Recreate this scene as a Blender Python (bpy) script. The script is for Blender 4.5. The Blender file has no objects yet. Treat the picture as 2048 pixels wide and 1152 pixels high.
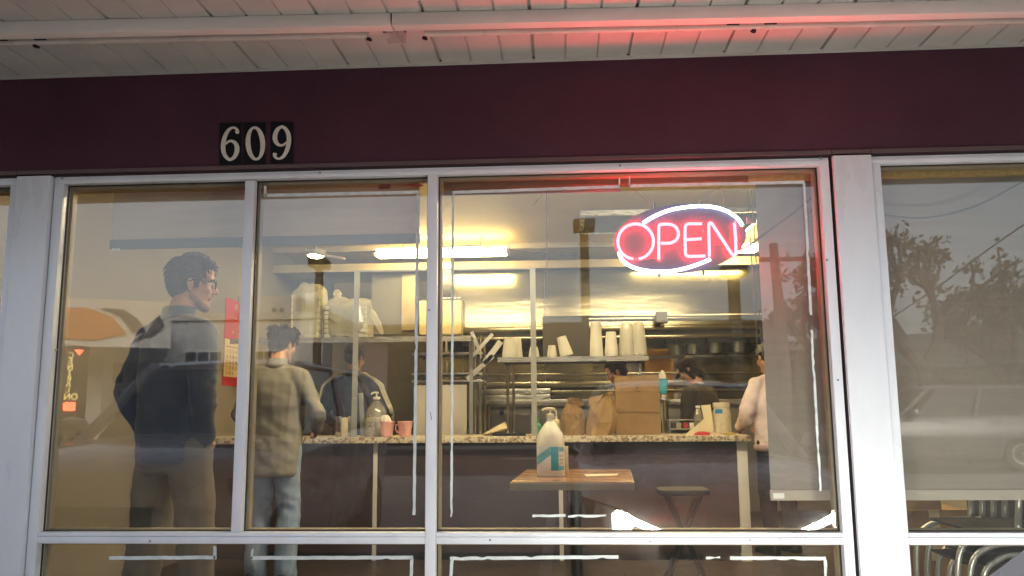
import bpy, bmesh, math, random
from math import sin, cos, pi, radians, sqrt
from mathutils import Vector, Matrix, noise, Euler

random.seed(7)
V = Vector
scene = bpy.context.scene
COL = scene.collection

# ------------------------------------------------------------------ camera
FOC = 1650.0                                    # focal length in pixels of a 2048 px wide picture
PITCH, YAW, ROLL = 0.14763, 0.05901, -0.00788
CAM = V((0.0, -3.2, 1.12))
_F = V((-sin(YAW) * cos(PITCH), cos(YAW) * cos(PITCH), sin(PITCH)))
_R0 = V((cos(YAW), sin(YAW), 0.0))
_U0 = _R0.cross(_F)
_R = cos(ROLL) * _R0 + sin(ROLL) * _U0
_U = -sin(ROLL) * _R0 + cos(ROLL) * _U0
cam_data = bpy.data.cameras.new('camera')
cam_data.sensor_width = 36.0
cam_data.lens = FOC / 2048.0 * 36.0
cam_data.clip_start = 0.05
cam_data.clip_end = 2000.0
cam = bpy.data.objects.new('camera', cam_data)
cam.matrix_world = Matrix(((_R.x, _U.x, -_F.x, CAM.x), (_R.y, _U.y, -_F.y, CAM.y),
                           (_R.z, _U.z, -_F.z, CAM.z), (0, 0, 0, 1)))
COL.objects.link(cam)
scene.camera = cam


def W(px, py, Y):
    """Place of a point at depth plane y = Y that the survey photograph shows at pixel (px, py)."""
    d = _F + _R * ((px - 1024) / FOC) + _U * ((576 - py) / FOC)
    return CAM + d * ((Y - CAM.y) / d.y)


def Wm(px, py, D):
    """The same for a thing outdoors, D metres in front of the glass, known from its mirror image."""
    p = W(px, py, D)
    return V((p.x, -D, p.z))


# ------------------------------------------------------------------ sky, sun, exposure
SUN_EL, SUN_ROT = radians(22), radians(12)
world = bpy.data.worlds.new('World')
scene.world = world
world.use_nodes = True
nt = world.node_tree
nt.nodes.clear()
w_out = nt.nodes.new('ShaderNodeOutputWorld')
w_bg = nt.nodes.new('ShaderNodeBackground')
w_sky = nt.nodes.new('ShaderNodeTexSky')
w_sky.sky_type = 'NISHITA'
w_sky.sun_disc = False
w_sky.sun_elevation = SUN_EL
w_sky.sun_rotation = SUN_ROT
w_sky.air_density = 1.0
w_sky.dust_density = 4.0
w_sky.ozone_density = 1.0
w_hsv = nt.nodes.new('ShaderNodeHueSaturation')      # overcast: most of the blue is gone
w_hsv.inputs['Saturation'].default_value = 0.42
nt.links.new(w_sky.outputs[0], w_hsv.inputs['Color'])
nt.links.new(w_hsv.outputs[0], w_bg.inputs['Color'])
w_bg.inputs['Strength'].default_value = 0.14
nt.links.new(w_bg.outputs[0], w_out.inputs[0])

sun_d = bpy.data.lights.new('sun', 'SUN')
sun_d.energy = 0.5
sun_d.angle = radians(25)
sun_d.color = (1.0, 0.93, 0.84)
sun = bpy.data.objects.new('sun', sun_d)
COL.objects.link(sun)
# the sky's sun_rotation is measured from +Y towards +X
_sd = V((sin(SUN_ROT) * cos(SUN_EL), cos(SUN_ROT) * cos(SUN_EL), sin(SUN_EL)))
sun.rotation_euler = _sd.to_track_quat('Z', 'Y').to_euler()

scene.view_settings.view_transform = 'Standard'
scene.view_settings.look = 'None'
scene.view_settings.exposure = 1.4
scene.view_settings.gamma = 1.0
scene.view_settings.use_curve_mapping = False
scene.render.engine = 'CYCLES'
cy = scene.cycles
cy.use_denoising = True
cy.use_adaptive_sampling = True
cy.adaptive_threshold = 0.03
cy.max_bounces = 10
cy.diffuse_bounces = 3
cy.glossy_bounces = 4
cy.transparent_max_bounces = 24
cy.transmission_bounces = 6
cy.caustics_reflective = False
cy.caustics_refractive = False
cy.sample_clamp_indirect = 6.0


# ------------------------------------------------------------------ materials
def s2l(*c):
    out = []
    for v in c:
        v /= 255.0
        out.append(v / 12.92 if v <= 0.04045 else ((v + 0.055) / 1.055) ** 2.4)
    return tuple(out)


def mat(name, col, rough=0.6, metal=0.0, vary=0.12, scale=6.0, bump=0.0, bscale=60.0, stretch=None,
        spec=0.5, col2=None, rvary=0.1, alpha=None, trans=0.0, coat=0.0, sheen=0.0):
    m = bpy.data.materials.new(name)
    m.use_nodes = True
    n = m.node_tree.nodes
    l = m.node_tree.links
    b = n['Principled BSDF']
    b.inputs['Roughness'].default_value = rough
    b.inputs['Metallic'].default_value = metal
    b.inputs['Specular IOR Level'].default_value = spec
    b.inputs['Coat Weight'].default_value = coat
    b.inputs['Sheen Weight'].default_value = sheen
    if trans:
        b.inputs['Transmission Weight'].default_value = trans
    if alpha is not None:
        b.inputs['Alpha'].default_value = alpha
    tc = n.new('ShaderNodeTexCoord')
    mp = n.new('ShaderNodeMapping')
    if stretch:
        mp.inputs['Scale'].default_value = stretch
    l.new(tc.outputs['Object'], mp.inputs['Vector'])
    nz = n.new('ShaderNodeTexNoise')
    nz.inputs['Scale'].default_value = scale
    nz.inputs['Detail'].default_value = 6
    nz.inputs['Roughness'].default_value = 0.65
    l.new(mp.outputs[0], nz.inputs['Vector'])
    mx = n.new('ShaderNodeMix')
    mx.data_type = 'RGBA'
    c = list(col) + [1]
    if col2 is None:
        mx.inputs[6].default_value = [v * (1 - vary) for v in c[:3]] + [1]
        mx.inputs[7].default_value = [min(1, v * (1 + vary)) for v in c[:3]] + [1]
    else:
        mx.inputs[6].default_value = c
        mx.inputs[7].default_value = list(col2) + [1]
    rp = n.new('ShaderNodeMapRange')
    rp.inputs[1].default_value = 0.3
    rp.inputs[2].default_value = 0.7
    l.new(nz.outputs[0], rp.inputs[0])
    l.new(rp.outputs[0], mx.inputs[0])
    l.new(mx.outputs[2], b.inputs['Base Color'])
    if rvary:
        rr = n.new('ShaderNodeMapRange')
        rr.inputs[1].default_value = 0.3
        rr.inputs[2].default_value = 0.7
        rr.inputs[3].default_value = max(0.02, rough - rvary)
        rr.inputs[4].default_value = min(1, rough + rvary)
        l.new(nz.outputs[0], rr.inputs[0])
        l.new(rr.outputs[0], b.inputs['Roughness'])
    if bump:
        n2 = n.new('ShaderNodeTexNoise')
        n2.inputs['Scale'].default_value = bscale
        n2.inputs['Detail'].default_value = 4
        l.new(mp.outputs[0], n2.inputs['Vector'])
        bp = n.new('ShaderNodeBump')
        bp.inputs['Strength'].default_value = bump
        bp.inputs['Distance'].default_value = 0.01
        l.new(n2.outputs[0], bp.inputs['Height'])
        l.new(bp.outputs[0], b.inputs['Normal'])
    return m


def emit(name, col, strength):
    m = bpy.data.materials.new(name)
    m.use_nodes = True
    n = m.node_tree.nodes
    n.clear()
    o = n.new('ShaderNodeOutputMaterial')
    e = n.new('ShaderNodeEmission')
    e.inputs[0].default_value = list(col) + [1]
    e.inputs[1].default_value = strength
    m.node_tree.links.new(e.outputs[0], o.inputs[0])
    return m


def pane_glass(name, f0=0.055, tint=(0.95, 0.96, 0.95), rough=0.0, smudge_haze=0.0):
    """Window glass: clear pane that mirrors the street, more so at a slant."""
    m = bpy.data.materials.new(name)
    m.use_nodes = True
    n = m.node_tree.nodes
    l = m.node_tree.links
    n.clear()
    o = n.new('ShaderNodeOutputMaterial')
    t = n.new('ShaderNodeBsdfTransparent')
    t.inputs[0].default_value = list(tint) + [1]
    g = n.new('ShaderNodeBsdfGlossy')
    g.inputs['Roughness'].default_value = rough
    g.inputs['Color'].default_value = (1, 1, 1, 1)
    lw = n.new('ShaderNodeLayerWeight')
    lw.inputs[0].default_value = 0.5
    pw = n.new('ShaderNodeMath')
    pw.operation = 'POWER'
    pw.inputs[1].default_value = 5.0
    l.new(lw.outputs['Facing'], pw.inputs[0])
    mr = n.new('ShaderNodeMapRange')
    mr.inputs[3].default_value = f0
    mr.inputs[4].default_value = 1.0
    l.new(pw.outputs[0], mr.inputs[0])
    mx = n.new('ShaderNodeMixShader')
    l.new(mr.outputs[0], mx.inputs[0])
    l.new(t.outputs[0], mx.inputs[1])
    l.new(g.outputs[0], mx.inputs[2])
    last = mx
    if smudge_haze:  # smudges, plus a haze veil painted over the clear glass
        d = n.new('ShaderNodeBsdfDiffuse')
        d.inputs[0].default_value = (0.7, 0.68, 0.6, 1)
        tc = n.new('ShaderNodeTexCoord')
        mp = n.new('ShaderNodeMapping')
        mp.inputs['Scale'].default_value = (1.0, 1.0, 0.5)
        nz = n.new('ShaderNodeTexNoise')
        nz.inputs['Scale'].default_value = 3.5
        nz.inputs['Detail'].default_value = 9
        nz.inputs['Roughness'].default_value = 0.7
        l.new(tc.outputs['Object'], mp.inputs[0])
        l.new(mp.outputs[0], nz.inputs['Vector'])
        r2 = n.new('ShaderNodeMapRange')
        r2.inputs[1].default_value = 0.45
        r2.inputs[2].default_value = 0.8
        r2.inputs[3].default_value = smudge_haze * 0.25
        r2.inputs[4].default_value = smudge_haze
        l.new(nz.outputs[0], r2.inputs[0])
        m2 = n.new('ShaderNodeMixShader')
        l.new(r2.outputs[0], m2.inputs[0])
        l.new(mx.outputs[0], m2.inputs[1])
        l.new(d.outputs[0], m2.inputs[2])
        last = m2
    l.new(last.outputs[0], o.inputs[0])
    return m


def film(name, col, opacity, gloss=0.08, rough=0.15):
    """Thin translucent plastic: partly clear, partly milky, with a shine."""
    m = bpy.data.materials.new(name)
    m.use_nodes = True
    n = m.node_tree.nodes
    l = m.node_tree.links
    n.clear()
    o = n.new('ShaderNodeOutputMaterial')
    t = n.new('ShaderNodeBsdfTransparent')
    d = n.new('ShaderNodeBsdfDiffuse')
    d.inputs[0].default_value = list(col) + [1]
    tr = n.new('ShaderNodeBsdfTranslucent')
    tr.inputs[0].default_value = list(col) + [1]
    a = n.new('ShaderNodeMixShader')
    a.inputs[0].default_value = 0.45
    l.new(d.outputs[0], a.inputs[1])
    l.new(tr.outputs[0], a.inputs[2])
    mx = n.new('ShaderNodeMixShader')
    mx.inputs[0].default_value = opacity
    l.new(t.outputs[0], mx.inputs[1])
    l.new(a.outputs[0], mx.inputs[2])
    g = n.new('ShaderNodeBsdfGlossy')
    g.inputs['Roughness'].default_value = rough
    m2 = n.new('ShaderNodeMixShader')
    m2.inputs[0].default_value = gloss
    l.new(mx.outputs[0], m2.inputs[1])
    l.new(g.outputs[0], m2.inputs[2])
    l.new(m2.outputs[0], o.inputs[0])
    return m


def granite(name):
    m = mat(name, (0.42, 0.36, 0.25), 0.35, vary=0.3, scale=25, spec=0.5)
    n = m.node_tree.nodes
    l = m.node_tree.links
    b = n['Principled BSDF']
    vo = n.new('ShaderNodeTexVoronoi')
    vo.inputs['Scale'].default_value = 55
    vo.inputs['Randomness'].default_value = 1
    tc = n.new('ShaderNodeTexCoord')
    l.new(tc.outputs['Object'], vo.inputs['Vector'])
    rp = n.new('ShaderNodeValToRGB')
    e = rp.color_ramp.elements
    e[0].position, e[0].color = 0.0, (0.22, 0.16, 0.11, 1)
    e[1].position, e[1].color = 1.0, (0.75, 0.68, 0.5, 1)
    for p, c in ((0.22, (0.34, 0.24, 0.16, 1)), (0.4, (0.55, 0.47, 0.32, 1)), (0.7, (0.68, 0.6, 0.45, 1))):
        q = e.new(p)
        q.color = c
    sp = n.new('ShaderNodeSeparateColor')
    l.new(vo.outputs['Color'], sp.inputs[0])
    l.new(sp.outputs[0], rp.inputs[0])
    l.new(rp.outputs[0], b.inputs['Base Color'])
    return m


def steel(name, col=(0.55, 0.54, 0.5), rough=0.3, stretch=(1, 1, 30), scale=8):
    return mat(name, col, rough, metal=1.0, vary=0.1, scale=scale, stretch=stretch, rvary=0.12)


M = {}
M['alu'] = mat('white_aluminium', (0.70, 0.745, 0.82), 0.34, vary=0.10, scale=4, spec=0.5, stretch=(1, 1, 0.4), bump=0.04, bscale=12)
M['alu2'] = mat('white_cover_aluminium', (0.69, 0.735, 0.81), 0.32, vary=0.10, scale=2.2, spec=0.5, stretch=(1, 1, 0.3), bump=0.05, bscale=5)
M['gasket'] = mat('dark_gasket', (0.03, 0.022, 0.02), 0.7)
M['fascia'] = mat('maroon_stucco', (0.074, 0.031, 0.050), 0.85, vary=0.22, scale=1.6, bump=0.35, bscale=140, spec=0.2)
M['fascia_trim'] = mat('maroon_trim', (0.10, 0.07, 0.075), 0.6, vary=0.2, scale=8)
M['soffit'] = mat('cream_soffit_metal', (0.51, 0.505, 0.49), 0.55, vary=0.1, scale=3, spec=0.3)
M['strip'] = mat('light_strip_enamel', (0.76, 0.74, 0.72), 0.4, vary=0.1, scale=5, stretch=(0.3, 1, 1))
M['clear'] = film('clear_plastic', (0.7, 0.7, 0.68), 0.35, 0.12, 0.15)
M['tube'] = mat('milky_tube', (0.58, 0.54, 0.5), 0.3, vary=0.06)
M['black'] = mat('black_plastic', (0.012, 0.012, 0.013), 0.6, spec=0.25)
M['blackm'] = mat('black_metal', (0.02, 0.02, 0.022), 0.35, metal=0.4)
M['white'] = mat('white_paint', (0.72, 0.71, 0.68), 0.5, vary=0.06)
M['numeral'] = mat('worn_white_numeral', (0.78, 0.77, 0.72), 0.5, vary=0.3, scale=35, col2=(0.62, 0.58, 0.5))
M['plate'] = mat('black_number_plate', (0.008, 0.009, 0.013), 0.6, vary=0.4, scale=20, spec=0.15)
M['glass'] = pane_glass('shopfront_glass', 0.058, smudge_haze=0.026)
M['clearglass'] = pane_glass('guard_glass', 0.03, smudge_haze=0.02)
M['tape'] = mat('faded_white_line', (0.60, 0.66, 0.68), 0.6, vary=0.15, scale=30)
M['osb'] = mat('chipboard', (0.28, 0.13, 0.035), 0.8, scale=40, stretch=(1, 1, 2), col2=(0.46, 0.27, 0.08), bump=0.3, bscale=60)
M['jamb'] = mat('room_lit_jamb', (0.33, 0.27, 0.17), 0.6, vary=0.15)  # ochre paints in the warm room light on the frame's inner side
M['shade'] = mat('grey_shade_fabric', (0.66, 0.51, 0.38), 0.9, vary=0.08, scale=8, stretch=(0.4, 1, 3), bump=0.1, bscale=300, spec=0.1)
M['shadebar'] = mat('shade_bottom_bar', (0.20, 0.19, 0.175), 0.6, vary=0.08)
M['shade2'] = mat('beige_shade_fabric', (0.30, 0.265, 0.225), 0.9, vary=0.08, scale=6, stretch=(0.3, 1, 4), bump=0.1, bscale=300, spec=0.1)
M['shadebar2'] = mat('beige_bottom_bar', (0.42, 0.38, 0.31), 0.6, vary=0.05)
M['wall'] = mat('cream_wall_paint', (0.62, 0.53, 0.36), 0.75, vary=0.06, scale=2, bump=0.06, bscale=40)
M['ceil'] = mat('yellowed_ceiling', (0.66, 0.51, 0.22), 0.7, vary=0.1, scale=1.5, bump=0.05, bscale=30)
M['beam'] = mat('beam_paint', (0.42, 0.37, 0.26), 0.7, vary=0.08)
M['floor'] = mat('brown_vinyl_floor', (0.055, 0.036, 0.022), 0.45, vary=0.25, scale=5)
M['counter_panel'] = mat('maroon_laminate', (0.045, 0.024, 0.022), 0.45, vary=0.4, scale=2.5)
M['granite'] = granite('granite_top')
M['trim'] = mat('white_trim', (0.62, 0.60, 0.55), 0.5, vary=0.06)
M['steel'] = steel('brushed_steel')
M['steelh'] = mat('hood_steel', (0.30, 0.27, 0.18), 0.20, metal=1.0, vary=0.10, scale=1.6, rvary=0.04, stretch=(0.5, 1, 2.2), bump=0.45, bscale=2.6)
M['steeld'] = steel('dull_steel', (0.34, 0.33, 0.31), 0.42)
M['angle'] = mat('grey_angle_iron', (0.34, 0.34, 0.31), 0.5, metal=0.3, vary=0.1)
M['dark'] = mat('plain_dark', (0.025, 0.022, 0.02), 0.6)  # one even near-black for gaps, backs and inner parts
M['wood'] = mat('laminate_wood_top', (0.22, 0.10, 0.035), 0.22, scale=3, stretch=(1, 12, 1), col2=(0.34, 0.17, 0.06), spec=0.6)
M['woodedge'] = mat('table_edge', (0.30, 0.24, 0.15), 0.5, vary=0.1)
M['kraft'] = mat('kraft_paper', (0.27, 0.165, 0.07), 0.8, vary=0.15, scale=9, bump=0.25, bscale=18)
M['kraft2'] = mat('kraft_paper_light', (0.31, 0.195, 0.085), 0.8, vary=0.15, scale=9, bump=0.25, bscale=18)
M['paper'] = mat('cream_paper', (0.72, 0.62, 0.40), 0.7, vary=0.05)
M['cup'] = mat('white_foam_cup', (0.82, 0.78, 0.64), 0.6, vary=0.05)
M['pink'] = mat('pink_plastic', (0.82, 0.43, 0.41), 0.4, vary=0.08)
M['terrazzo'] = mat('speckled_cup', (0.05, 0.05, 0.05), 0.4, scale=90, col2=(0.5, 0.48, 0.44))
M['chrome'] = steel('chrome', (0.7, 0.68, 0.62), 0.12)
M['jug'] = mat('milky_jug', (0.80, 0.75, 0.62), 0.35, vary=0.06, spec=0.5)
M['teal'] = mat('teal_label', (0.01, 0.30, 0.38), 0.4, vary=0.05)
M['teal2'] = mat('pale_teal_label', (0.16, 0.45, 0.52), 0.4, vary=0.2, scale=20)
M['labelw'] = mat('white_label', (0.80, 0.78, 0.73), 0.45, vary=0.04)
M['pump'] = mat('cream_pump', (0.70, 0.62, 0.45), 0.4, vary=0.04)
M['red'] = mat('red_paper', (0.52, 0.03, 0.035), 0.5, vary=0.12, scale=15)
M['gold'] = mat('gold_print', (0.75, 0.42, 0.08), 0.3, metal=0.6)
M['calpaper'] = mat('calendar_paper', (0.72, 0.58, 0.36), 0.7, vary=0.04)
M['ink'] = mat('ink', (0.03, 0.025, 0.02), 0.7)
M['bagfilm'] = film('plastic_bag_film', (0.88, 0.85, 0.74), 0.62, 0.07, 0.2)
M['bottlefilm'] = film('clear_bottle', (0.7, 0.68, 0.6), 0.22, 0.16, 0.08)
M['jarfilm'] = mat('jar_contents', (0.50, 0.42, 0.27), 0.5, scale=30, col2=(0.7, 0.62, 0.45))
M['blue'] = mat('blue_label', (0.02, 0.22, 0.5), 0.45)
M['cyan'] = mat('cyan_towel', (0.05, 0.36, 0.45), 0.7)
M['green'] = mat('green_bottle', (0.08, 0.42, 0.22), 0.4)
M['copper'] = mat('copper_heat_panel', (0.75, 0.36, 0.06), 0.35, metal=0.5)
M['tubular'] = mat('grey_tube_steel', (0.42, 0.43, 0.41), 0.32, metal=0.6, vary=0.08)
M['card'] = mat('cardboard', (0.36, 0.23, 0.09), 0.85, vary=0.1)
M['bounce_paving'] = mat('pale_lot_paving', (0.30, 0.29, 0.275), 0.9, vary=0.25, scale=2, bump=0.4, bscale=120)  # kept pale so the ground bounces light up to the soffit
M['concrete'] = mat('pavement_concrete', (0.46, 0.45, 0.42), 0.9, vary=0.12, scale=4, bump=0.2, bscale=90)
M['roadpaint'] = mat('road_paint', (0.62, 0.62, 0.58), 0.7, vary=0.15, scale=20)
M['bwhite'] = mat('white_stucco_building', (0.50, 0.50, 0.50), 0.85, vary=0.06, scale=0.6)
M['bdark'] = mat('dark_building', (0.035, 0.033, 0.034), 0.85, vary=0.15, scale=0.8)
M['winglass'] = mat('far_window_glass', (0.025, 0.032, 0.036), 0.08, vary=0.3, scale=0.8, spec=0.5)
M['bblue'] = mat('blue_shop_panel', (0.03, 0.12, 0.24), 0.6)
M['orange'] = mat('orange_band', (0.60, 0.20, 0.05), 0.6)
M['canopyw'] = mat('white_canopy_panel', (0.62, 0.60, 0.55), 0.6, vary=0.05)
M['navy'] = mat('navy_band', (0.012, 0.02, 0.06), 0.5)
M['poleb'] = mat('bronze_pole', (0.035, 0.026, 0.02), 0.6)
M['polewood'] = mat('timber_pole', (0.09, 0.065, 0.045), 0.9, stretch=(1, 1, 0.1))
M['bark'] = mat('bark', (0.055, 0.042, 0.032), 0.9, bump=0.5, bscale=40)
M['leaf'] = mat('leaves', (0.055, 0.065, 0.03), 0.75, scale=3, col2=(0.09, 0.075, 0.04))
M['conifer'] = mat('conifer_leaves', (0.022, 0.035, 0.02), 0.8)
M['hill'] = mat('wooded_hill', (0.06, 0.075, 0.07), 1.0, scale=0.05, vary=0.3)
M['wire'] = mat('black_wire', (0.02, 0.02, 0.022), 0.6)
M['cord'] = mat('grey_cord', (0.10, 0.10, 0.10), 0.6)
M['carsilver'] = mat('silver_car_paint', (0.60, 0.62, 0.66), 0.25, metal=0.15, vary=0.02, coat=0.8)
M['carwhite'] = mat('white_car_paint', (0.70, 0.69, 0.66), 0.3, vary=0.02, coat=0.8)
M['cargrey'] = mat('grey_car_paint', (0.16, 0.165, 0.17), 0.3, metal=0.3, vary=0.02, coat=0.8)
M['carglass'] = mat('tinted_car_glass', (0.015, 0.018, 0.02), 0.05, spec=0.6, vary=0.0, rvary=0)
M['tyre'] = mat('tyre_rubber', (0.02, 0.02, 0.02), 0.85)
M['rim'] = mat('alloy_rim', (0.4, 0.4, 0.41), 0.3, metal=0.8)
M['seatdark'] = mat('car_trim_black', (0.02, 0.02, 0.022), 0.6)
# people
M['skin'] = mat('skin', (0.50, 0.27, 0.18), 0.55, vary=0.08, scale=12)
M['skin2'] = mat('skin_warm', (0.48, 0.24, 0.13), 0.55, vary=0.08, scale=12)
M['hairb'] = mat('dark_brown_hair', (0.022, 0.014, 0.010), 0.75, spec=0.2, vary=0.3, scale=60, stretch=(1, 1, 0.2), bump=0.6, bscale=90)
M['hairk'] = mat('black_hair', (0.010, 0.008, 0.008), 0.75, spec=0.2, vary=0.3, scale=60, stretch=(1, 1, 0.2), bump=0.6, bscale=90)
M['hairm'] = mat('brown_hair', (0.055, 0.030, 0.016), 0.75, spec=0.2, vary=0.3, scale=60, stretch=(1, 1, 0.2), bump=0.6, bscale=90)
M['beard'] = mat('stubble', (0.27, 0.15, 0.095), 0.75, vary=0.3, scale=80)
M['hairk2'] = M['hairk']
M['jnavy'] = mat('navy_jacket_cloth', (0.045, 0.060, 0.098), 0.85, vary=0.15, scale=7, bump=0.2, bscale=120, sheen=0.2)
M['khaki'] = mat('grey_khaki_cloth', (0.12, 0.11, 0.09), 0.9, vary=0.15, scale=7, bump=0.2, bscale=120)
M['olive'] = mat('olive_jacket_cloth', (0.25, 0.235, 0.20), 0.85, vary=0.15, scale=7, bump=0.2, bscale=100)
M['denim'] = mat('light_denim', (0.27, 0.37, 0.52), 0.9, vary=0.22, scale=6, bump=0.2, bscale=160)
M['track'] = mat('black_track_top', (0.012, 0.014, 0.020), 0.6, vary=0.2, scale=7)
M['stripew'] = mat('white_stripe', (0.62, 0.57, 0.45), 0.7, vary=0.05)
M['cook1'] = mat('slate_shirt', (0.09, 0.11, 0.12), 0.9, vary=0.12)
M['cook2'] = mat('charcoal_sweater', (0.045, 0.035, 0.024), 0.95, vary=0.12, bump=0.2, bscale=150)
M['pinkk'] = mat('pale_pink_knit', (0.82, 0.68, 0.69), 0.95, vary=0.10, scale=30, bump=0.7, bscale=120)
M['pinkrib'] = mat('pink_ribbing', (0.60, 0.44, 0.46), 0.95, vary=0.2, scale=60, stretch=(1, 1, .1), bump=0.5, bscale=160)
M['blackcloth'] = mat('black_cloth', (0.012, 0.012, 0.015), 0.9, vary=0.2)
M['shoe'] = mat('dark_shoe', (0.02, 0.018, 0.018), 0.6)
M['capgrey'] = mat('grey_cap', (0.22, 0.23, 0.19), 0.8)
# lamps
M['neonred'] = emit('red_neon', (1.0, 0.0030, 0.0045), 125.0)
M['neonwhite'] = emit('white_neon', (0.62, 0.76, 1.0), 6.0)
M['fluor'] = emit('fluorescent_diffuser', (1.0, 0.73, 0.31), 22.0)
M['fluor2'] = emit('added_dining_diffuser', (1.0, 0.85, 0.58), 27.0)
M['bulb'] = emit('lit_downlight', (1.0, 0.85, 0.5), 30.0)
M['drl'] = emit('lit_headlamp', (1.0, 0.97, 0.82), 90.0)
M['redlamp'] = emit('red_sign_lamp', (1.0, 0.07, 0.03), 14.0)
M['yellowletter'] = emit('lit_yellow_letters', (1.0, 0.75, 0.25), 2.6)
M['walllamp'] = emit('lit_wall_lamp', (1.0, 0.95, 0.5), 12.0)
M['neonboard'] = mat('smoked_acrylic', (0.014, 0.013, 0.04), 0.45, vary=0.1, spec=0.2)


# ------------------------------------------------------------------ mesh helpers
ORG = {}


class MB:
    """Collects verts and faces in world coordinates; obj() links them as ONE mesh object."""

    def __init__(self):
        self.v, self.f = [], []

    def add(self, vs, fs):
        n = len(self.v)
        self.v += [V(a) for a in vs]
        self.f += [tuple(i + n for i in q) for q in fs]
        return self

    def box(self, x0, x1, y0, y1, z0, z1):
        return self.add([(x0, y0, z0), (x1, y0, z0), (x1, y1, z0), (x0, y1, z0), (x0, y0, z1), (x1, y0, z1), (x1, y1, z1), (x0, y1, z1)],
                        [(0, 3, 2, 1), (4, 5, 6, 7), (0, 1, 5, 4), (1, 2, 6, 5), (2, 3, 7, 6), (3, 0, 4, 7)])

    def obox(self, c, size, rot=(0, 0, 0)):
        m = Euler(rot).to_matrix()
        c = V(c)
        a, b, d = [s / 2 for s in size]
        vs = [c + m @ V((x, y, z)) for z in (-d, d) for x, y in ((-a, -b), (a, -b), (a, b), (-a, b))]
        return self.add(vs, [(0, 3, 2, 1), (4, 5, 6, 7), (0, 1, 5, 4), (1, 2, 6, 5), (2, 3, 7, 6), (3, 0, 4, 7)])

    def hexa(self, p):
        return self.add(p, [(0, 3, 2, 1), (4, 5, 6, 7), (0, 1, 5, 4), (1, 2, 6, 5), (2, 3, 7, 6), (3, 0, 4, 7)])

    def loft(self, rings, closed_ends=True):
        n = len(rings[0])
        vs = [p for r in rings for p in r]
        fs = []
        for k in range(len(rings) - 1):
            for i in range(n):
                j = (i + 1) % n
                fs.append((k * n + i, k * n + j, (k + 1) * n + j, (k + 1) * n + i))
        if closed_ends:
            fs.append(tuple(range(n))[::-1])
            fs.append(tuple((len(rings) - 1) * n + i for i in range(n)))
        return self.add(vs, fs)

    def tube(self, pts, r, n=8, sx=1.0):
        pts = [V(p) for p in pts]
        rs = r if isinstance(r, (list, tuple)) else [r] * len(pts)
        rings = []
        prev = None
        for i, p in enumerate(pts):
            t = (pts[min(i + 1, len(pts) - 1)] - pts[max(i - 1, 0)]).normalized()
            if prev is None:
                a = t.orthogonal().normalized()
            else:
                a = (prev - t * prev.dot(t))
                a = a.normalized() if a.length > 1e-6 else t.orthogonal().normalized()
            prev = a
            b = t.cross(a)
            rings.append([p + (a * cos(2 * pi * k / n) + b * sin(2 * pi * k / n) * sx) * rs[i] for k in range(n)])
        return self.loft(rings)

    def lathe(self, prof, c, n=20, axis=None):
        c = V(c)
        q = V((0, 0, 1)).rotation_difference(V(axis)) if axis else None
        rings = []
        for r, z in prof:
            ring = []
            for k in range(n):
                p = V((r * cos(2 * pi * k / n), r * sin(2 * pi * k / n), z))
                ring.append(c + (q @ p if q else p))
            rings.append(ring)
        return self.loft(rings)

    def ell(self, c, rad, n=14, m=9, rot=None):
        c = V(c)
        R = rot or Matrix.Identity(3)
        rings = []
        for i in range(m):
            t = -pi / 2 + pi * (i + 0.5) / m
            rings.append([c + R @ V((rad[0] * cos(t) * cos(2 * pi * k / n), rad[1] * cos(t) * sin(2 * pi * k / n), rad[2] * sin(t))) for k in range(n)])
        return self.loft(rings)

    def cap(self, p0, p1, r0, r1, n=12):
        """Rounded cone from p0 to p1."""
        p0, p1 = V(p0), V(p1)
        t = (p1 - p0)
        if t.length < 1e-5:
            return self.ell(p0, (r0, r0, r0), n, 7)
        t.normalize()
        pts, rs = [], []
        for a in (-80, -55, -25, 0):
            pts.append(p0 + t * r0 * sin(radians(a)))
            rs.append(r0 * cos(radians(a)))
        for a in (0, 25, 55, 80):
            pts.append(p1 + t * r1 * sin(radians(a)))
            rs.append(r1 * cos(radians(a)))
        a = t.orthogonal().normalized()
        b = t.cross(a)
        rings = [[p + (a * cos(2 * pi * k / n) + b * sin(2 * pi * k / n)) * r for k in range(n)] for p, r in zip(pts, rs)]
        return self.loft(rings)

    def prism(self, poly, y0, y1):
        """poly: (x, z) outline, anticlockwise seen from the street; extruded from y0 to y1."""
        n = len(poly)
        vs = [(x, y0, z) for x, z in poly] + [(x, y1, z) for x, z in poly]
        fs = [tuple(range(n)), tuple(range(2 * n - 1, n - 1, -1))]
        for i in range(n):
            j = (i + 1) % n
            fs.append((i, n + i, n + j, j))
        return self.add(vs, fs)

    def extr(self, poly, d):
        """Any planar polygon of 3-D points, thickened by the vector d."""
        n = len(poly)
        d = V(d)
        vs = [V(p) for p in poly] + [V(p) + d for p in poly]
        fs = [tuple(range(n)), tuple(range(2 * n - 1, n - 1, -1))]
        for i in range(n):
            j = (i + 1) % n
            fs.append((i, n + i, n + j, j))
        return self.add(vs, fs)

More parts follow.
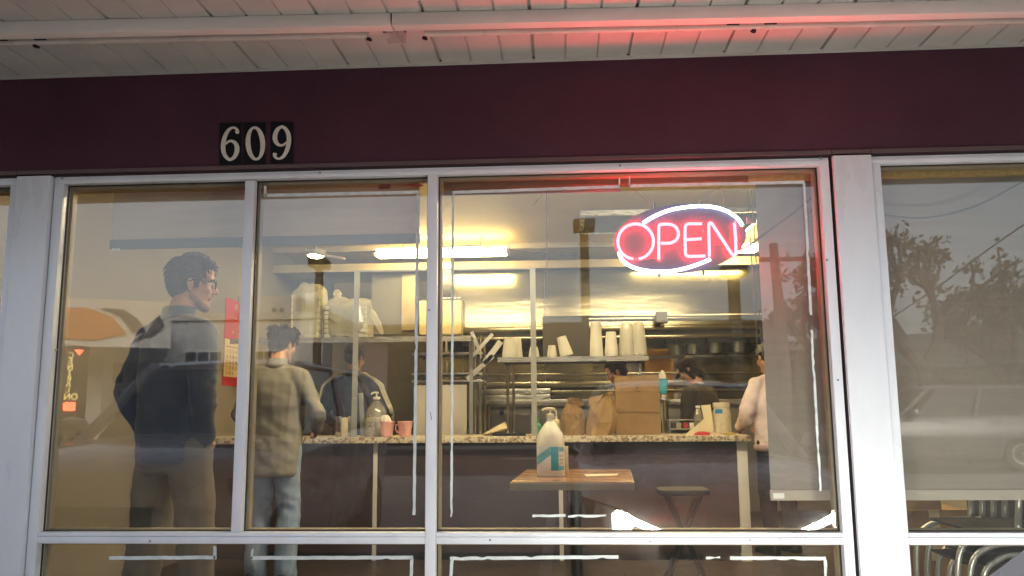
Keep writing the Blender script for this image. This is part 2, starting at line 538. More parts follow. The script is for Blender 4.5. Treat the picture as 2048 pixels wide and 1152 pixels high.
    def obj(self, name, material, parent=None, smooth=False, bevel=0.0, label=None, cat=None, group=None, kind=None, angle=40):
        if parent is not None:
            o0 = ORG[parent.name]
        else:
            xs = [p.x for p in self.v]
            ys = [p.y for p in self.v]
            zs = [p.z for p in self.v]
            o0 = V(((min(xs) + max(xs)) / 2, (min(ys) + max(ys)) / 2, min(zs)))
        me = bpy.data.meshes.new(name)
        me.from_pydata([p - o0 for p in self.v], [], self.f)
        bm = bmesh.new()
        bm.from_mesh(me)
        bmesh.ops.recalc_face_normals(bm, faces=bm.faces)
        if bevel:
            es = [e for e in bm.edges if len(e.link_faces) == 2 and e.calc_face_angle(0) > 0.6]
            bmesh.ops.bevel(bm, geom=es, offset=bevel, segments=2, affect='EDGES', profile=0.6)
        bm.to_mesh(me)
        bm.free()
        if smooth or bevel:
            me.polygons.foreach_set('use_smooth', [True] * len(me.polygons))
            me.set_sharp_from_angle(angle=radians(angle))
        me.materials.append(M[material] if isinstance(material, str) else material)
        o = bpy.data.objects.new(name, me)
        COL.objects.link(o)
        if parent is None:
            o.location = o0
        else:
            o.parent = parent
        ORG[o.name] = o0
        return tag(o, label, cat, group, kind)


def tag(o, label=None, cat=None, group=None, kind=None):
    if label:
        o['label'] = label
    if cat:
        o['category'] = cat
    if group:
        o['group'] = group
    if kind:
        o['kind'] = kind
    return o


def thing(name, label, cat, loc, group=None, kind=None):
    o = bpy.data.objects.new(name, None)
    o.empty_display_size = 0.1
    COL.objects.link(o)
    o.location = loc
    ORG[o.name] = V(loc)
    return tag(o, label, cat, group, kind)


def bez(p, n=8):
    """Smooth curve through the points p (Catmull-Rom)."""
    p = [V(a) for a in p]
    out = []
    for i in range(len(p) - 1):
        a, b, c, d = p[max(i - 1, 0)], p[i], p[i + 1], p[min(i + 2, len(p) - 1)]
        for k in range(n):
            t = k / n
            out.append(0.5 * ((2 * b) + (c - a) * t + (2 * a - 5 * b + 4 * c - d) * t * t + (3 * b - a - 3 * c + d) * t ** 3))
    out.append(p[-1])
    return out


def text_mesh(s, size, loc, rot, depth, align='CENTER'):
    """Lettering as a mesh builder (world coordinates)."""
    cu = bpy.data.curves.new('lettering', 'FONT')
    cu.body = s
    cu.size = size
    cu.extrude = depth
    cu.align_x = align
    cu.align_y = 'CENTER'
    cu.resolution_u = 3
    o = bpy.data.objects.new('lettering', cu)
    COL.objects.link(o)
    o.location = loc
    o.rotation_euler = rot
    dg = bpy.context.evaluated_depsgraph_get()
    dg.update()
    ev = o.evaluated_get(dg)
    me = ev.to_mesh()
    mw = ev.matrix_world.copy()
    b = MB()
    b.add([mw @ v.co for v in me.vertices], [tuple(p.vertices) for p in me.polygons])
    ev.to_mesh_clear()
    bpy.data.objects.remove(o)
    bpy.data.curves.remove(cu)
    return b

# ================================================================== the ground and the shell of the building
b = MB().box(-400, 400, -400, 400, -0.62, -0.12)
b.obj('ground', 'bounce_paving', kind='structure')
walk = thing('sidewalk', None, None, (0, -0.75, -0.12), kind='structure')
for i in range(-7, 8):
    MB().box(i * 1.2 - 0.596, i * 1.2 + 0.596, -1.30, -0.16, -0.10, -0.004).obj('slab', 'concrete', walk, bevel=0.006)
MB().box(-9, 9, -1.46, -1.305, -0.30, -0.002).obj('kerb', 'concrete', walk, bevel=0.02)
MB().box(-9, 9, -1.30, -0.12, -0.118, -0.03).obj('bedding', 'concrete', walk)
MB().box(-60, 60, -24.0, -13.0, -0.6195, -0.116).obj('road', mat('road_asphalt', (0.045, 0.045, 0.047), 0.85, scale=1.5, vary=0.2), kind='structure')
for i in range(-9, 10):
    MB().box(i * 6.0 - 1.5, i * 6.0 + 1.5, -18.6, -18.45, -0.119, -0.112).obj('lane_marking', 'roadpaint', bpy.data.objects['road'])
lot = thing('parking_lot', None, None, (0, -4, -0.12), kind='structure')
for x in (-6.6, -3.75, -0.15, 2.55, 5.3):
    MB().box(x - 0.05, x + 0.05, -6.6, -1.7, -0.119, -0.1155).obj('bay_line', 'roadpaint', lot)

XL, XR = -2.95, 3.6
MB().box(XL, XR, 0.1, 7.3, -0.12, 0.0).obj('floor', 'floor', kind='structure')
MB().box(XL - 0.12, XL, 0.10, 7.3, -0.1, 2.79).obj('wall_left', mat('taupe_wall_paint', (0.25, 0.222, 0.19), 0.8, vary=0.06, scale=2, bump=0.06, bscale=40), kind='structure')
MB().box(XR, XR + 0.12, 0.10, 7.3, -0.1, 2.79).obj('wall_right', 'wall', kind='structure')
MB().box(XL - 0.12, XR + 0.12, 7.3, 7.42, -0.1, 2.79).obj('wall_back', 'wall', kind='structure')
MB().box(XL - 0.12, XR + 0.12, -0.0, 7.42, 2.79, 2.95).obj('ceiling', 'ceil', kind='structure')
MB().box(-9, XL - 0.12, 0.03, 0.25, -0.12, 2.095).obj('wall_neighbour', 'bwhite', kind='structure')
MB().box(XR + 0.12, 9, 0.03, 0.25, -0.12, 2.095).obj('wall_neighbour', 'bwhite', kind='structure')
MB().box(-9, 9, -0.010, 0.0985, 2.103, 2.95).obj('wall_fascia', 'fascia', kind='structure')
fw = bpy.data.objects['wall_fascia']
for x0, x1 in ((-9, -2.243), (-2.239, -2.066), (-2.062, 1.0665), (1.0705, 1.2185), (1.2225, 9)):
    MB().box(x0, x1, -0.0165, -0.0105, 2.1035, 2.119).obj('trim_strip', 'fascia_trim', fw)
MB().box(-9, 9, 0.002, 0.08, 2.0965, 2.1025).obj('shadow_gap', 'gasket', fw)
MB().box(XL, XR, 0.10, 0.16, 2.20, 2.789).obj('wall_above_window', 'wall', kind='structure')
MB().box(-9, 9, -2.4, 0.2, 2.98, 3.2).obj('roof_overhang', 'bdark', kind='structure')

# ------------------------------------------------------------------ soffit of ribbed metal panels
SZ = 2.53
soffit = thing('soffit', None, None, (0, -0.8, SZ), kind='structure')
PW = 0.381
g0 = -1.998


def soffit_panel(x0):
    """Three flats and two shallow grooves, a deep lock groove at the left edge."""
    prof = [(0, .016)]
    prof += [(.004, .016), (.007, .001)]
    for k in (1, 2):
        x = PW * k / 3
        prof += [(x - .0045, .0), (x - .002, .0085), (x + .003, .0085), (x + .0055, .0)]
    prof += [(PW - .006, .0005), (PW - .004, .016), (PW - .0005, .016)]
    up = [(PW - .0005, .024), (0, .024)]
    pl = [(x0 + x, SZ + z) for x, z in prof + up]
    rings = [[(x, y, z) for x, z in pl] for y in (-1.62, -0.012)]
    b = MB()
    n = len(pl)
    vs = [p for r in rings for p in r]
    fs = [(i, (i + 1) % n, n + (i + 1) % n, n + i) for i in range(n)]
    fs += [tuple(range(n)), tuple(range(2 * n - 1, n - 1, -1))]
    return b.add(vs, fs)


first = None
for i in range(-4, 13):
    if first is None:
        first = soffit_panel(g0).obj('soffit_panel', 'soffit', soffit)
        first.location = (i * PW, 0, 0)
    else:
        c = first.copy()
        COL.objects.link(c)
        c.parent = soffit
        c.location = (i * PW, 0, random.uniform(-.0006, .0006))
MB().box(-9, 9, -0.024, -0.0125, SZ - 0.009, SZ + 0.004).obj('channel_trim', 'soffit', soffit)
MB().box(-9, 9, -1.75, -1.62, SZ - 0.06, SZ + 0.42).obj('eaves_board', 'soffit', soffit)

# the unlit border-tube strip under the soffit
ls = thing('light_strip', 'long white unlit tube strip fixed under the ribbed soffit', 'light strip', (0, -0.38, SZ - 0.08))
sa, sb_ = V((-4.2, -0.475, 0)), V((4.4, -0.225, 0))      # runs very slightly out of line with the wall


def strip_piece(t0, t1, off0, off1, z0, z1, name, m, bevel=0.003):
    d = (sb_ - sa).normalized()
    nrm = V((-d.y, d.x, 0))
    p0, p1 = sa + (sb_ - sa) * t0, sa + (sb_ - sa) * t1
    q = [p0 + nrm * off0, p1 + nrm * off0, p1 + nrm * off1, p0 + nrm * off1]
    return MB().hexa([V((a.x, a.y, z0)) for a in q] + [V((a.x, a.y, z1)) for a in q]).obj(name, m, ls, bevel=bevel)


for t0, t1 in ((0.0, 0.4195), (0.4202, 1.0)):
    strip_piece(t0, t1, -0.080, -0.020, SZ - 0.038, SZ - 0.001, 'mounting_rail', 'strip')
    strip_piece(t0, t1, -0.092, -0.082, SZ - 0.05, SZ - 0.001, 'rail_lip', 'strip')
    strip_piece(t0, t1, -0.018, 0.055, SZ - 0.014, SZ - 0.001, 'reflector', 'strip')
d_ = (sb_ - sa).normalized()
nn_ = V((-d_.y, d_.x, 0))


def on_strip(t, off, z):
    p = sa + (sb_ - sa) * t + nn_ * off
    return V((p.x, p.y, z))


for t0, t1 in ((0.0, 0.408), (0.432, 1.0)):
    MB().tube([on_strip(t0, 0.016, SZ - 0.030), on_strip(t1, 0.016, SZ - 0.030)], 0.0135, 12).obj('tube', 'tube', ls, smooth=True)
MB().obox(on_strip(0.42, 0.012, SZ - 0.034), (0.075, 0.055, 0.05), (0, 0, 0.029)).obj('coupling', 'clear', ls, bevel=0.008)
MB().obox(on_strip(0.42, 0.050, SZ - 0.024), (0.06, 0.035, 0.03), (0, 0, 0.029)).obj('coupling_end', 'clear', ls, bevel=0.006)
for t in (0.12, 0.262, 0.408, 0.432, 0.572, 0.715, 0.86):
    c = on_strip(t, 0.020, SZ - 0.046)
    MB().obox(c, (0.014, 0.016, 0.006), (0, 0, 0.4)).obox(c + V((0.004, 0.009, 0)), (0.012, 0.010, 0.006), (0, 0, 0.2)).obj('clip', 'black', ls)
for t in (0.25, 0.267, 0.5625, 0.578, 0.4155, 0.4245):
    MB().obox(on_strip(t, -0.02, SZ - 0.0395), (0.045 if t not in (0.4155, 0.4245) else 0.008, 0.006, 0.003), (0, 0, 0.029)).obj('slot', 'black', ls)

# ------------------------------------------------------------------ the white aluminium windows
ZR0, ZR1, ZH, ZT = 0.624, 0.666, 2.065, 2.095


def window_bay(label, xo0, xi0, xi1, xo1, mull, half, grp, lines=()):
    w = thing('shop_window', label, 'window', ((xo0 + xo1) / 2, 0.03, -0.02), grp, 'thing')
    D0, D1 = 0.0, 0.055

    def bar(x0, x1, z0, z1, name, y0=D0, y1=D1, m='alu', bev=0.0025):
        return MB().box(x0, x1, y0, y1, z0, z1).obj(name, m, w, bevel=bev)
    bar(xo0, xi0, 0.0, ZH - .0005, 'jamb')
    bar(xi1, xo1, 0.0, ZH - .0005, 'jamb')
    bar(xo0, xo1, ZH, ZT - 0.010, 'head')
    bar(xo0, xo1, ZT - 0.0095, ZT, 'head_cap', 0.004, 0.06)
    bar(xo0, xo1, -0.02, -0.0005, 'bottom_rail')
    xs = [xi0] + [m for pr in mull for m in pr] + [xi1]
    for k in range(0, len(xs), 2):
        x0, x1 = xs[k], xs[k + 1]
        rl = bar(x0 + .0004, x1 - .0004, ZR0, ZR1 - 0.0165, 'rail', -0.0015)
        bar(x0 + .0006, x1 - .0006, ZR1 - 0.0158, ZR1, 'rail_cap', 0.001)
    for (m0, m1) in mull:
        bar(m0, m1, 0.0, ZH - .0005, 'mullion', -0.002)
    for (m0, m1) in half:
        bar(m0, m1, ZR1 + .0005, ZH - 0.0045, 'mullion', 0.004)
    ups = sorted([xi0, xi1] + [q for pr in list(mull) + list(half) for q in pr])
    lows = sorted([xi0, xi1] + [q for pr in mull for q in pr])
    for edges, z0, z1 in ((ups, ZR1, ZH), (lows, 0.0, ZR0)):
        for k in range(0, len(edges), 2):
            x0, x1 = edges[k], edges[k + 1]
            MB().box(x0 - .006, x1 + .006, 0.0415, 0.0475, z0 - .006, z1 + .006).obj('pane', 'glass', w)
            # inner stop round each pane, gasket in front of it
            g, s = 0.004, 0.011
            for (a0, a1, c0, c1) in ((x0, x0 + s, z0, z1), (x1 - s, x1, z0, z1), (x0 + s, x1 - s, z1 - s, z1), (x0 + s, x1 - s, z0, z0 + s * .6)):
                MB().box(a0 + .0002, a1 - .0002, 0.0552, 0.088, c0 + .0002, c1 - .0002).obj('inner_stop', 'jamb', w)
            for (a0, a1, c0, c1) in ((x0, x0 + g, z0, z1), (x1 - g, x1, z0, z1), (x0 + g, x1 - g, z1 - g, z1), (x0 + g, x1 - g, z0, z0 + g)):
                MB().box(a0 + .0002, a1 - .0002, 0.0345, 0.0412, c0 + .0002, c1 - .0002).obj('gasket', 'gasket', w)
    rnd = random.Random(3)
    for (pa, pb, wd, chips) in lines:
        a, c = W(pa[0], pa[1], 0.040), W(pb[0], pb[1], 0.040)
        t = (c - a)
        L = t.length
        t.normalize()
        n = V((-t.z, 0, t.x))
        k = max(3, int(L / 0.02))
        top, bot = [], []
        for i in range(k + 1):
            f = i / k
            j = rnd.uniform(-.0008, .0008)
            hw = wd / 2
            u = hw + j - (rnd.uniform(.3, .95) * hw if rnd.random() < chips else 0)
            d = hw - j - (rnd.uniform(.3, .95) * hw if rnd.random() < chips else 0)
            top.append(a + t * L * f + n * u)
            bot.append(a + t * L * f - n * d)
        bb = MB()
        for i in range(k):
            q = [bot[i], bot[i + 1], top[i + 1], top[i]]
            bb.hexa([V((p.x, 0.0395, p.z)) for p in q] + [V((p.x, 0.0408, p.z)) for p in q])
        bb.obj('painted_line', 'tape', w)
    return w


LN = .0135
lines = [((530, 372), (530, 394), LN * .8, .2), ((530, 391), (838, 384), LN, .02), ((836, 386), (828, 1030), LN * .85, .03),
         ((905, 385), (1240, 373), LN * .9, .02), ((906, 390), (903, 1034), LN * .7, .12),
         ((1239, 356), (1239, 377), LN * .45, .1), ((1259, 353), (1259, 375), LN * .45, .1), ((1258, 372), (1609, 364), LN * .9, .02),
         ((1608, 367), (1622, 630), LN * .75, .06), ((1623, 660), (1631, 800), LN * .7, .15), ((1631, 800), (1641, 982), LN * .7, .25),
         ((218, 1116), (431, 1115), LN, .03), ((430, 1092), (430, 1119), LN * .9, .0), ((500, 1116), (826, 1115), LN, .04),
         ((505, 1098), (502, 1119), LN * .6, .1), ((824, 1117), (821, 1190), LN * .9, .0), ((900, 1117), (1237, 1114), LN * .95, .08),
         ((904, 1120), (900, 1190), LN * .9, 0), ((1412, 1116), (1440, 1114), LN * .7, .3), ((1460, 1116), (1652, 1117), LN * .95, .08),
         ((1650, 1120), (1655, 1190), LN * .9, .1), ((1065, 1032), (1131, 1031), LN * .75, .15), ((1136, 1032), (1212, 1032), LN * .75, .25)]
main_win = window_bay('wide white framed shop window under the 609 with painted white lines', -2.086, -2.047, 1.023, 1.060,
                      [(-0.526, -0.486)], [(-1.280, -1.240)], 'white aluminium shop windows', lines)
window_bay('white framed shop window at the edge beside the stacked chairs', 1.2205, 1.2575, 3.50, 3.54, [], [], 'white aluminium shop windows')
window_bay('sliver of white framed window beyond the far post by the cream wall', -3.55, -3.51, -2.275, -2.2385, [], [], 'white aluminium shop windows')
for x0, x1, lab in ((1.0705, 1.2175, 'broad white metal post cover lit by headlamps near the stacked chairs'),
                    (-2.2355, -2.0905, 'broad white metal post cover beside the tall man')):
    p = thing('post_cover', lab, 'post', ((x0 + x1) / 2, 0.03, -0.1), 'white post covers between the windows')
    MB().box(x0, x1, -0.022, 0.06, -0.1, 2.0955).obj('cover', 'alu2', p, bevel=0.004)
    for z, f in ((0.53, .72), (0.455, .35), (0.70, .9)):
        cx = x0 + (x1 - x0) * f
        MB().obox((cx, -0.0225, z), (0.007, 0.003, 0.004), (0, 0, .3)).obj('dent', 'strip', p)
    MB().box(x0 - .0028, x0 - .0006, -0.004, 0.05, -0.1, 2.095).obj('seam', 'gasket', p)

rs_ = random.Random(12)
for (px_, py_) in ((124, 357), (1642, 316), (112, 700), (1676, 760), (300, 1082), (980, 1080), (1500, 1080), (858, 620), (1654, 520), (640, 345), (1240, 331)):
    q_ = W(px_, py_, -0.001)
    MB().lathe([(.0042, -.0035), (.0046, -.0005), (.0046, .002)], (q_.x, -0.0005, q_.z), 10, (0, 1, 0)).obj('screw', 'steeld', main_win)
for (px_, py_, l_, a_) in ((1564, 1079, .022, .3), (862, 832, .03, 1.35), (1750, 1100, .02, .2), (1300, 1083, .012, -.2)):
    q_ = W(px_, py_, -0.002)
    MB().obox((q_.x, -0.0024, q_.z), (l_, .0012, .002), (0, a_, 0)).obj('scuff', 'black', main_win)

# ------------------------------------------------------------------ house number 609
NZ = 10.47


def npx(x, y, Y):
    return W(430 + x / NZ, 230 + y / NZ, Y)


six = [(455, 375, 95), (470, 335, 72), (440, 285, 52), (372, 264, 45), (290, 310, 70), (225, 410, 84), (188, 520, 92), (170, 640, 97), (178, 760, 92),
       (215, 855, 80), (285, 925, 66), (345, 925, 62), (412, 868, 84), (452, 780, 98), (462, 690, 100), (440, 615, 88), (392, 562, 68),
       (330, 543, 50), (270, 565, 45), (222, 612, 38)]


def ribbon(pts, Y0):
    b = MB()
    c = [V((p[0], p[1], 0)) for p in pts]
    w = [p[2] for p in pts]
    cc = bez(c, 4)
    ww = []
    for i in range(len(w) - 1):
        ww += [w[i] + (w[i + 1] - w[i]) * k / 4 for k in range(4)]
    ww.append(w[-1])
    for i in range(len(cc) - 1):
        ring = []
        for k in (i, i + 1):
            t = (cc[min(k + 1, len(cc) - 1)] - cc[max(k - 1, 0)]).normalized()
            n = V((-t.y, t.x, 0))
            ring.append((cc[k] + n * ww[k] / 2, cc[k] - n * ww[k] / 2))
        y0 = Y0 - 0.00004 * i
        q = [ring[0][0], ring[1][0], ring[1][1], ring[0][1]]
        b.hexa([npx(p.x, p.y, y0) for p in q] + [npx(p.x, p.y, Y0 + 0.004) for p in q])
    return b


NP = [('black plate with a worn white numeral six on the maroon fascia', (95, 165, 555, 1040), '6'),
      ('black plate with a worn white numeral nought on the maroon fascia', (600, 155, 1060, 1030), '0'),
      ('black plate with a worn white numeral nine on the maroon fascia', (1165, 145, 1640, 1010), '9')]
for lab, (x0, y0, x1, y1), dg in NP:
    p = thing('number_plate', lab, 'house number', npx((x0 + x1) / 2, y1, -0.012), 'house number plates')
    MB().hexa([npx(*q, -0.0145) for q in ((x0, y1), (x1, y1), (x1, y0), (x0, y0))] + [npx(*q, -0.0105) for q in ((x0, y1), (x1, y1), (x1, y0), (x0, y0))]).obj('backing', 'plate', p)
    if dg == '6':
        bb = ribbon(six, -0.0175)
        bb.lathe([(0.0001, 0), (0.0052, 0), (0.0052, 0.004), (0.0001, 0.004)], npx(452, 362, -0.0182), 14, (0, 1, 0))
    elif dg == '9':
        bb = ribbon([(1400 + (317 - x), 575 + (605 - y), w_) for x, y, w_ in six], -0.0175)
        bb.lathe([(0.0001, 0), (0.0052, 0), (0.0052, 0.004), (0.0001, 0.004)], npx(1400 + 317 - 452, 575 + 605 - 362, -0.0182), 14, (0, 1, 0))
    else:
        bb = MB()
        n = 36
        for i in range(n):
            r_ = []
            for k in (i, i + 1):
                a = 2 * pi * k / n
                sl = -18 * sin(a)
                r_.append((845 + 206 * cos(a) + sl * -.6, 595 + 358 * sin(a)))
                r_.append((845 + 102 * cos(a) + sl * -1.2, 595 + 305 * sin(a)))
            q = [r_[0], r_[2], r_[3], r_[1]]
            bb.hexa([npx(*p_, -0.0175) for p_ in q] + [npx(*p_, -0.0142) for p_ in q])
    bb.obj('numeral', 'numeral', p)
# ================================================================== just behind the glass
hd = thing('window_header', None, None, (0, 0.12, 2.0), kind='structure')
zl, zm, zr = W(300, 383, .12).z, W(1050, 376, .12).z, W(1590, 361, .12).z
MB().box(XL, W(838, 380, .12).x, 0.1005, 0.135, zl, 2.199).obj('board', 'osb', hd)
MB().box(W(874, 380, .12).x, W(1494, 380, .12).x, 0.0885, 0.135, zm, 2.199).obj('board', mat('brown_board', (0.11, 0.062, 0.032), 0.75, scale=30, stretch=(.4, 1, 3), col2=(0.17, 0.105, 0.05)), hd)
MB().box(W(1494.5, 380, .12).x, XR, 0.1005, 0.135, zr, 2.199).obj('board', mat('lit_chipboard', (0.42, 0.28, 0.09), 0.8, scale=45, col2=(0.60, 0.44, 0.17), bump=.3), hd)  # same header, coloured paler to paint in the light on this end
MB().box(W(874, 380, .15).x, W(1242, 380, .15).x, 0.137, 0.165, W(1000, 388, .15).z, 2.1).obj('rolled_shade_bar', 'shadebar', hd, bevel=.004)
# painted red marks at the end of the board
MB().prism([(W(x, y, .098).x, W(x, y, .098).z) for x, y in ((848, 371), (838, 374), (826, 373), (812, 371), (822, 366), (838, 367))], 0.0965, 0.1).obj('red_paint_mark', 'red', hd)
MB().prism([(W(x, y, .098).x, W(x, y, .098).z) for x, y in ((780, 377), (757, 378), (759, 364), (781, 363))], 0.0965, 0.1).obj('red_paint_mark', mat('faded_red_mark', (.2, .03, .02), .8), hd)


def roller_shade(label, px0, px1, pytop, pybot, Y, m, mb, barpx, x1=None):
    a, c = W(px0, pybot, Y), W(px1, pybot, Y)
    xr_ = c.x if x1 is None else x1
    zt = 2.19
    s = thing('roller_shade', label, 'roller shade', ((a.x + xr_) / 2, Y, a.z), 'roller shades behind the glass')
    zb = W(px0, pybot - barpx, Y).z
    b = MB()
    nx, nz = 24, 18
    vs = []
    for j in range(nz + 1):
        for i in range(nx + 1):
            u, v = i / nx, j / nz
            x = a.x + (xr_ - a.x) * u
            z = zb + (zt - zb) * v
            y = Y + 0.004 * noise.noise(V((x * 2.2, z * 5, 1.3))) + 0.0025 * sin(x * 7 + z * 3)
            vs.append((x, y, z))
    vs2 = [(x, y + .0012, z) for x, y, z in vs]
    fs = []
    n0 = len(vs)
    for j in range(nz):
        for i in range(nx):
            k = j * (nx + 1) + i
            fs.append((k, k + 1, k + nx + 2, k + nx + 1))
            fs.append((n0 + k, n0 + k + nx + 1, n0 + k + nx + 2, n0 + k + 1))
    b.add(vs + vs2, fs)
    b.obj('fabric', m, s, smooth=True)
    MB().box(a.x - .004, xr_ + .004, Y - .007, Y + .010, a.z, zb + .002).obj('bottom_bar', mb, s, bevel=.003)
    return s


s1 = roller_shade('grey roller shade pulled a third down above the tall man', 222, 838, 0, 499, .17, 'shade', 'shadebar', 18)
a = W(223, 502, .16)
MB().box(a.x, a.x + .036, .161, .163, a.z, a.z + .011).obj('tag', 'labelw', s1)
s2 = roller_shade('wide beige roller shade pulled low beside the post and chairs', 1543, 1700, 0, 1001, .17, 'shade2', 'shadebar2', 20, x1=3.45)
a = W(1547, 997, .16)
MB().box(a.x, a.x + .042, .159, .1615, a.z, a.z + .020).obj('tag', 'labelw', s2)
for k, (x, y0, y1) in enumerate(((1494, 380, 712), (1503, 380, 712))):
    p = [W(x + t * 22, y0 + (y1 - y0) * t, .19) for t in (0, .3, .6, 1)]
    MB().tube(p, .0022, 6).obj('pull_chain', 'cord', s2)
pc = thing('pull_chain', 'thin dark bead chain hanging near the ceiling vent', 'chain', W(1093, 592, .16))
MB().tube([W(1093, 360, .16), W(1094, 480, .16), W(1094, 592, .16)], .002, 6).obj('cord', 'cord', pc)
MB().tube(bez([W(1080, 360, .16), W(1081, 385, .16), W(1075, 400, .16), W(1066, 412, .16)], 4), .0018, 6).obj('loose_end', 'cord', pc)

# ------------------------------------------------------------------ OPEN neon sign
NY = 0.070
neon = thing('neon_sign', 'lit red OPEN neon sign with white ellipse tubes behind the glass', 'neon sign', W(1355, 545, NY))


def nz_(x, y, Y=NY):
    return W(1200 + x / 3.2, 340 + y / 3.2, Y)


TR = 0.0060


def ntube(pts, m='neonred', r=TR, name='letter_tube', n=8):
    return MB().tube(bez([nz_(*p) for p in pts], n), r, 10).obj(name, m, neon, smooth=True)


ntube([(228 + 114 * sin(radians(a)), 458 - 113 * cos(radians(a))) for a in range(188, 188 + 346, 18)], name='letter_o', n=4)
MB().tube([nz_(*p) for p in ((376, 572), (376, 470), (376, 380))] + bez([nz_(*p) for p in ((376, 365), (384, 350), (410, 347), (450, 349), (485, 366), (502, 405), (492, 442), (458, 465), (420, 469), (390, 468))], 5), TR, 10).obj('letter_p', 'neonred', neon, smooth=True)
MB().tube(bez([nz_(*p) for p in ((652, 344), (600, 344), (565, 345), (548, 358), (544, 400), (546, 500), (549, 538), (564, 552), (610, 552), (674, 550))], 5), TR, 10).obj('letter_e', 'neonred', neon, smooth=True)
MB().tube([nz_(650, 440), nz_(600, 443), nz_(552, 446)], TR, 10).obj('letter_e_bar', 'neonred', neon, smooth=True)
MB().tube([nz_(*p) for p in ((700, 552), (698, 450), (696, 370))] + bez([nz_(*p) for p in ((696, 352), (702, 339), (714, 342), (726, 358))], 4)
          + [nz_(780, 440)] + bez([nz_(*p) for p in ((836, 526), (850, 543), (864, 544), (870, 530))], 4) + [nz_(868, 440), nz_(860, 342)], TR, 10).obj('letter_n', 'neonred', neon, smooth=True)
ntube([(278, 338), (340, 300), (430, 262), (530, 240), (640, 231), (740, 240), (820, 268), (880, 310), (912, 355)], 'neonwhite', .0068, 'ellipse_tube')
ntube([(122, 525), (140, 572), (200, 618), (290, 643), (400, 650), (500, 640), (600, 613), (705, 572)], 'neonwhite', .0068, 'ellipse_tube')
# smoked backing board cut to the outline of the sign
out = []
for k in range(40):
    t = 2 * pi * k / 40
    x, y = 512 + 425 * cos(t), 440 + 222 * sin(t)
    ca, sa_ = cos(-.08), sin(-.08)
    dx, dy = x - 512, y - 440
    out.append((512 + dx * ca - dy * sa_, 440 + dx * sa_ + dy * ca))
pl = [nz_(x, y, NY + .013) for x, y in out]
MB().extr(pl, (0, .004, 0)).obj('backing_board', 'neonboard', neon)
for x, y in ((230, 572), (376, 578), (660, 548), (700, 558), (860, 335), (655, 392), (278, 338), (912, 360), (705, 575), (122, 522)):
    c = nz_(x, y, NY + .008)
    MB().lathe([(.004, -.008), (.004, .005)], c, 8, (0, 1, 0)).obj('tube_support', 'clear', neon)
MB().tube([nz_(655, 345, NY + .006), nz_(655, 440, NY + .006)], .004, 8).obj('dark_tube', mat('painted_out_tube', (.25, .02, .02), .4), neon)
MB().tube([nz_(250, 575, NY + .006), nz_(376, 568, NY + .006)], .004, 8).obj('dark_tube', 'black', neon)
MB().tube([nz_(742, 485, NY + .006), nz_(830, 487, NY + .006), nz_(835, 380, NY + .006)], .004, 8).obj('dark_tube', 'black', neon)
for x0, y0, x1, y1 in ((348, 280, 348, 215), (645, 228, 645, 198), (660, 625, 662, 672), (378, 655, 378, 684)):
    MB().tube([nz_(x0, y0, NY + .02), nz_(x1, y1, NY + .02)], .005, 8).obj('bracket', 'blackm', neon)
MB().obox(nz_(966, 322, NY + .02), (.038, .02, .026)).obj('transformer', 'cord', neon, bevel=.005)


def chain(pts, parent, name='hanging_chain'):
    b = MB()
    q = bez([V(p) for p in pts], 6)
    tot = sum((q[i + 1] - q[i]).length for i in range(len(q) - 1))
    n = max(4, int(tot / .009))
    for i in range(n):
        f = i / n * (len(q) - 1)
        k = int(f)
        p = q[k].lerp(q[min(k + 1, len(q) - 1)], f - k)
        d = (q[min(k + 1, len(q) - 1)] - q[k]).normalized()
        a_ = V((1, 0, 0)) if i % 2 else V((0, 1, 0))
        b.tube([p - d * .0045, p + d * .0045], .0016, 5)
    return b.obj(name, 'cord', parent)


chain([nz_(348, 215, NY + .02), nz_(300, 190, NY + .02), nz_(215, 120, NY + .02)], neon)
chain([nz_(665, 195, NY + .02), nz_(765, 112, NY + .02), nz_(865, 30, NY + .02)], neon)
chain([nz_(790, 215, NY + .02), nz_(788, 110, NY + .02)], neon)
cord = thing('power_cord', 'grey power cord looping from the OPEN sign past the post', 'cord', W(1480, 500, .12))
MB().tube(bez([nz_(700, 600, .12), nz_(760, 555, .12), nz_(930, 495, .12), nz_(1060, 405, .12), nz_(1200, 300, .12), nz_(1300, 225, .12), nz_(1350, 182, .12), nz_(1378, 172, .11),
               W(1648, 404, .10), W(1700, 420, .10), W(1768, 430, .10), W(1830, 436, .10), W(1890, 430, .10), W(1960, 408, .10), W(2048, 362, .10), W(2120, 320, .10)], 8), .0042, 8).obj('cable', 'cord', cord, smooth=True)
MB().tube(bez([nz_(1380, 120, .11), nz_(1384, 175, .11), nz_(1360, 240, .11), nz_(1345, 275, .11)], 6), .002, 6).obj('loose_wire', 'cord', cord)
MB().tube(bez([nz_(1330, 240, .115), nz_(1335, 330, .115), nz_(1320, 500, .115), nz_(1290, 560, .115)], 6), .0015, 6).obj('loose_wire', 'cord', cord)

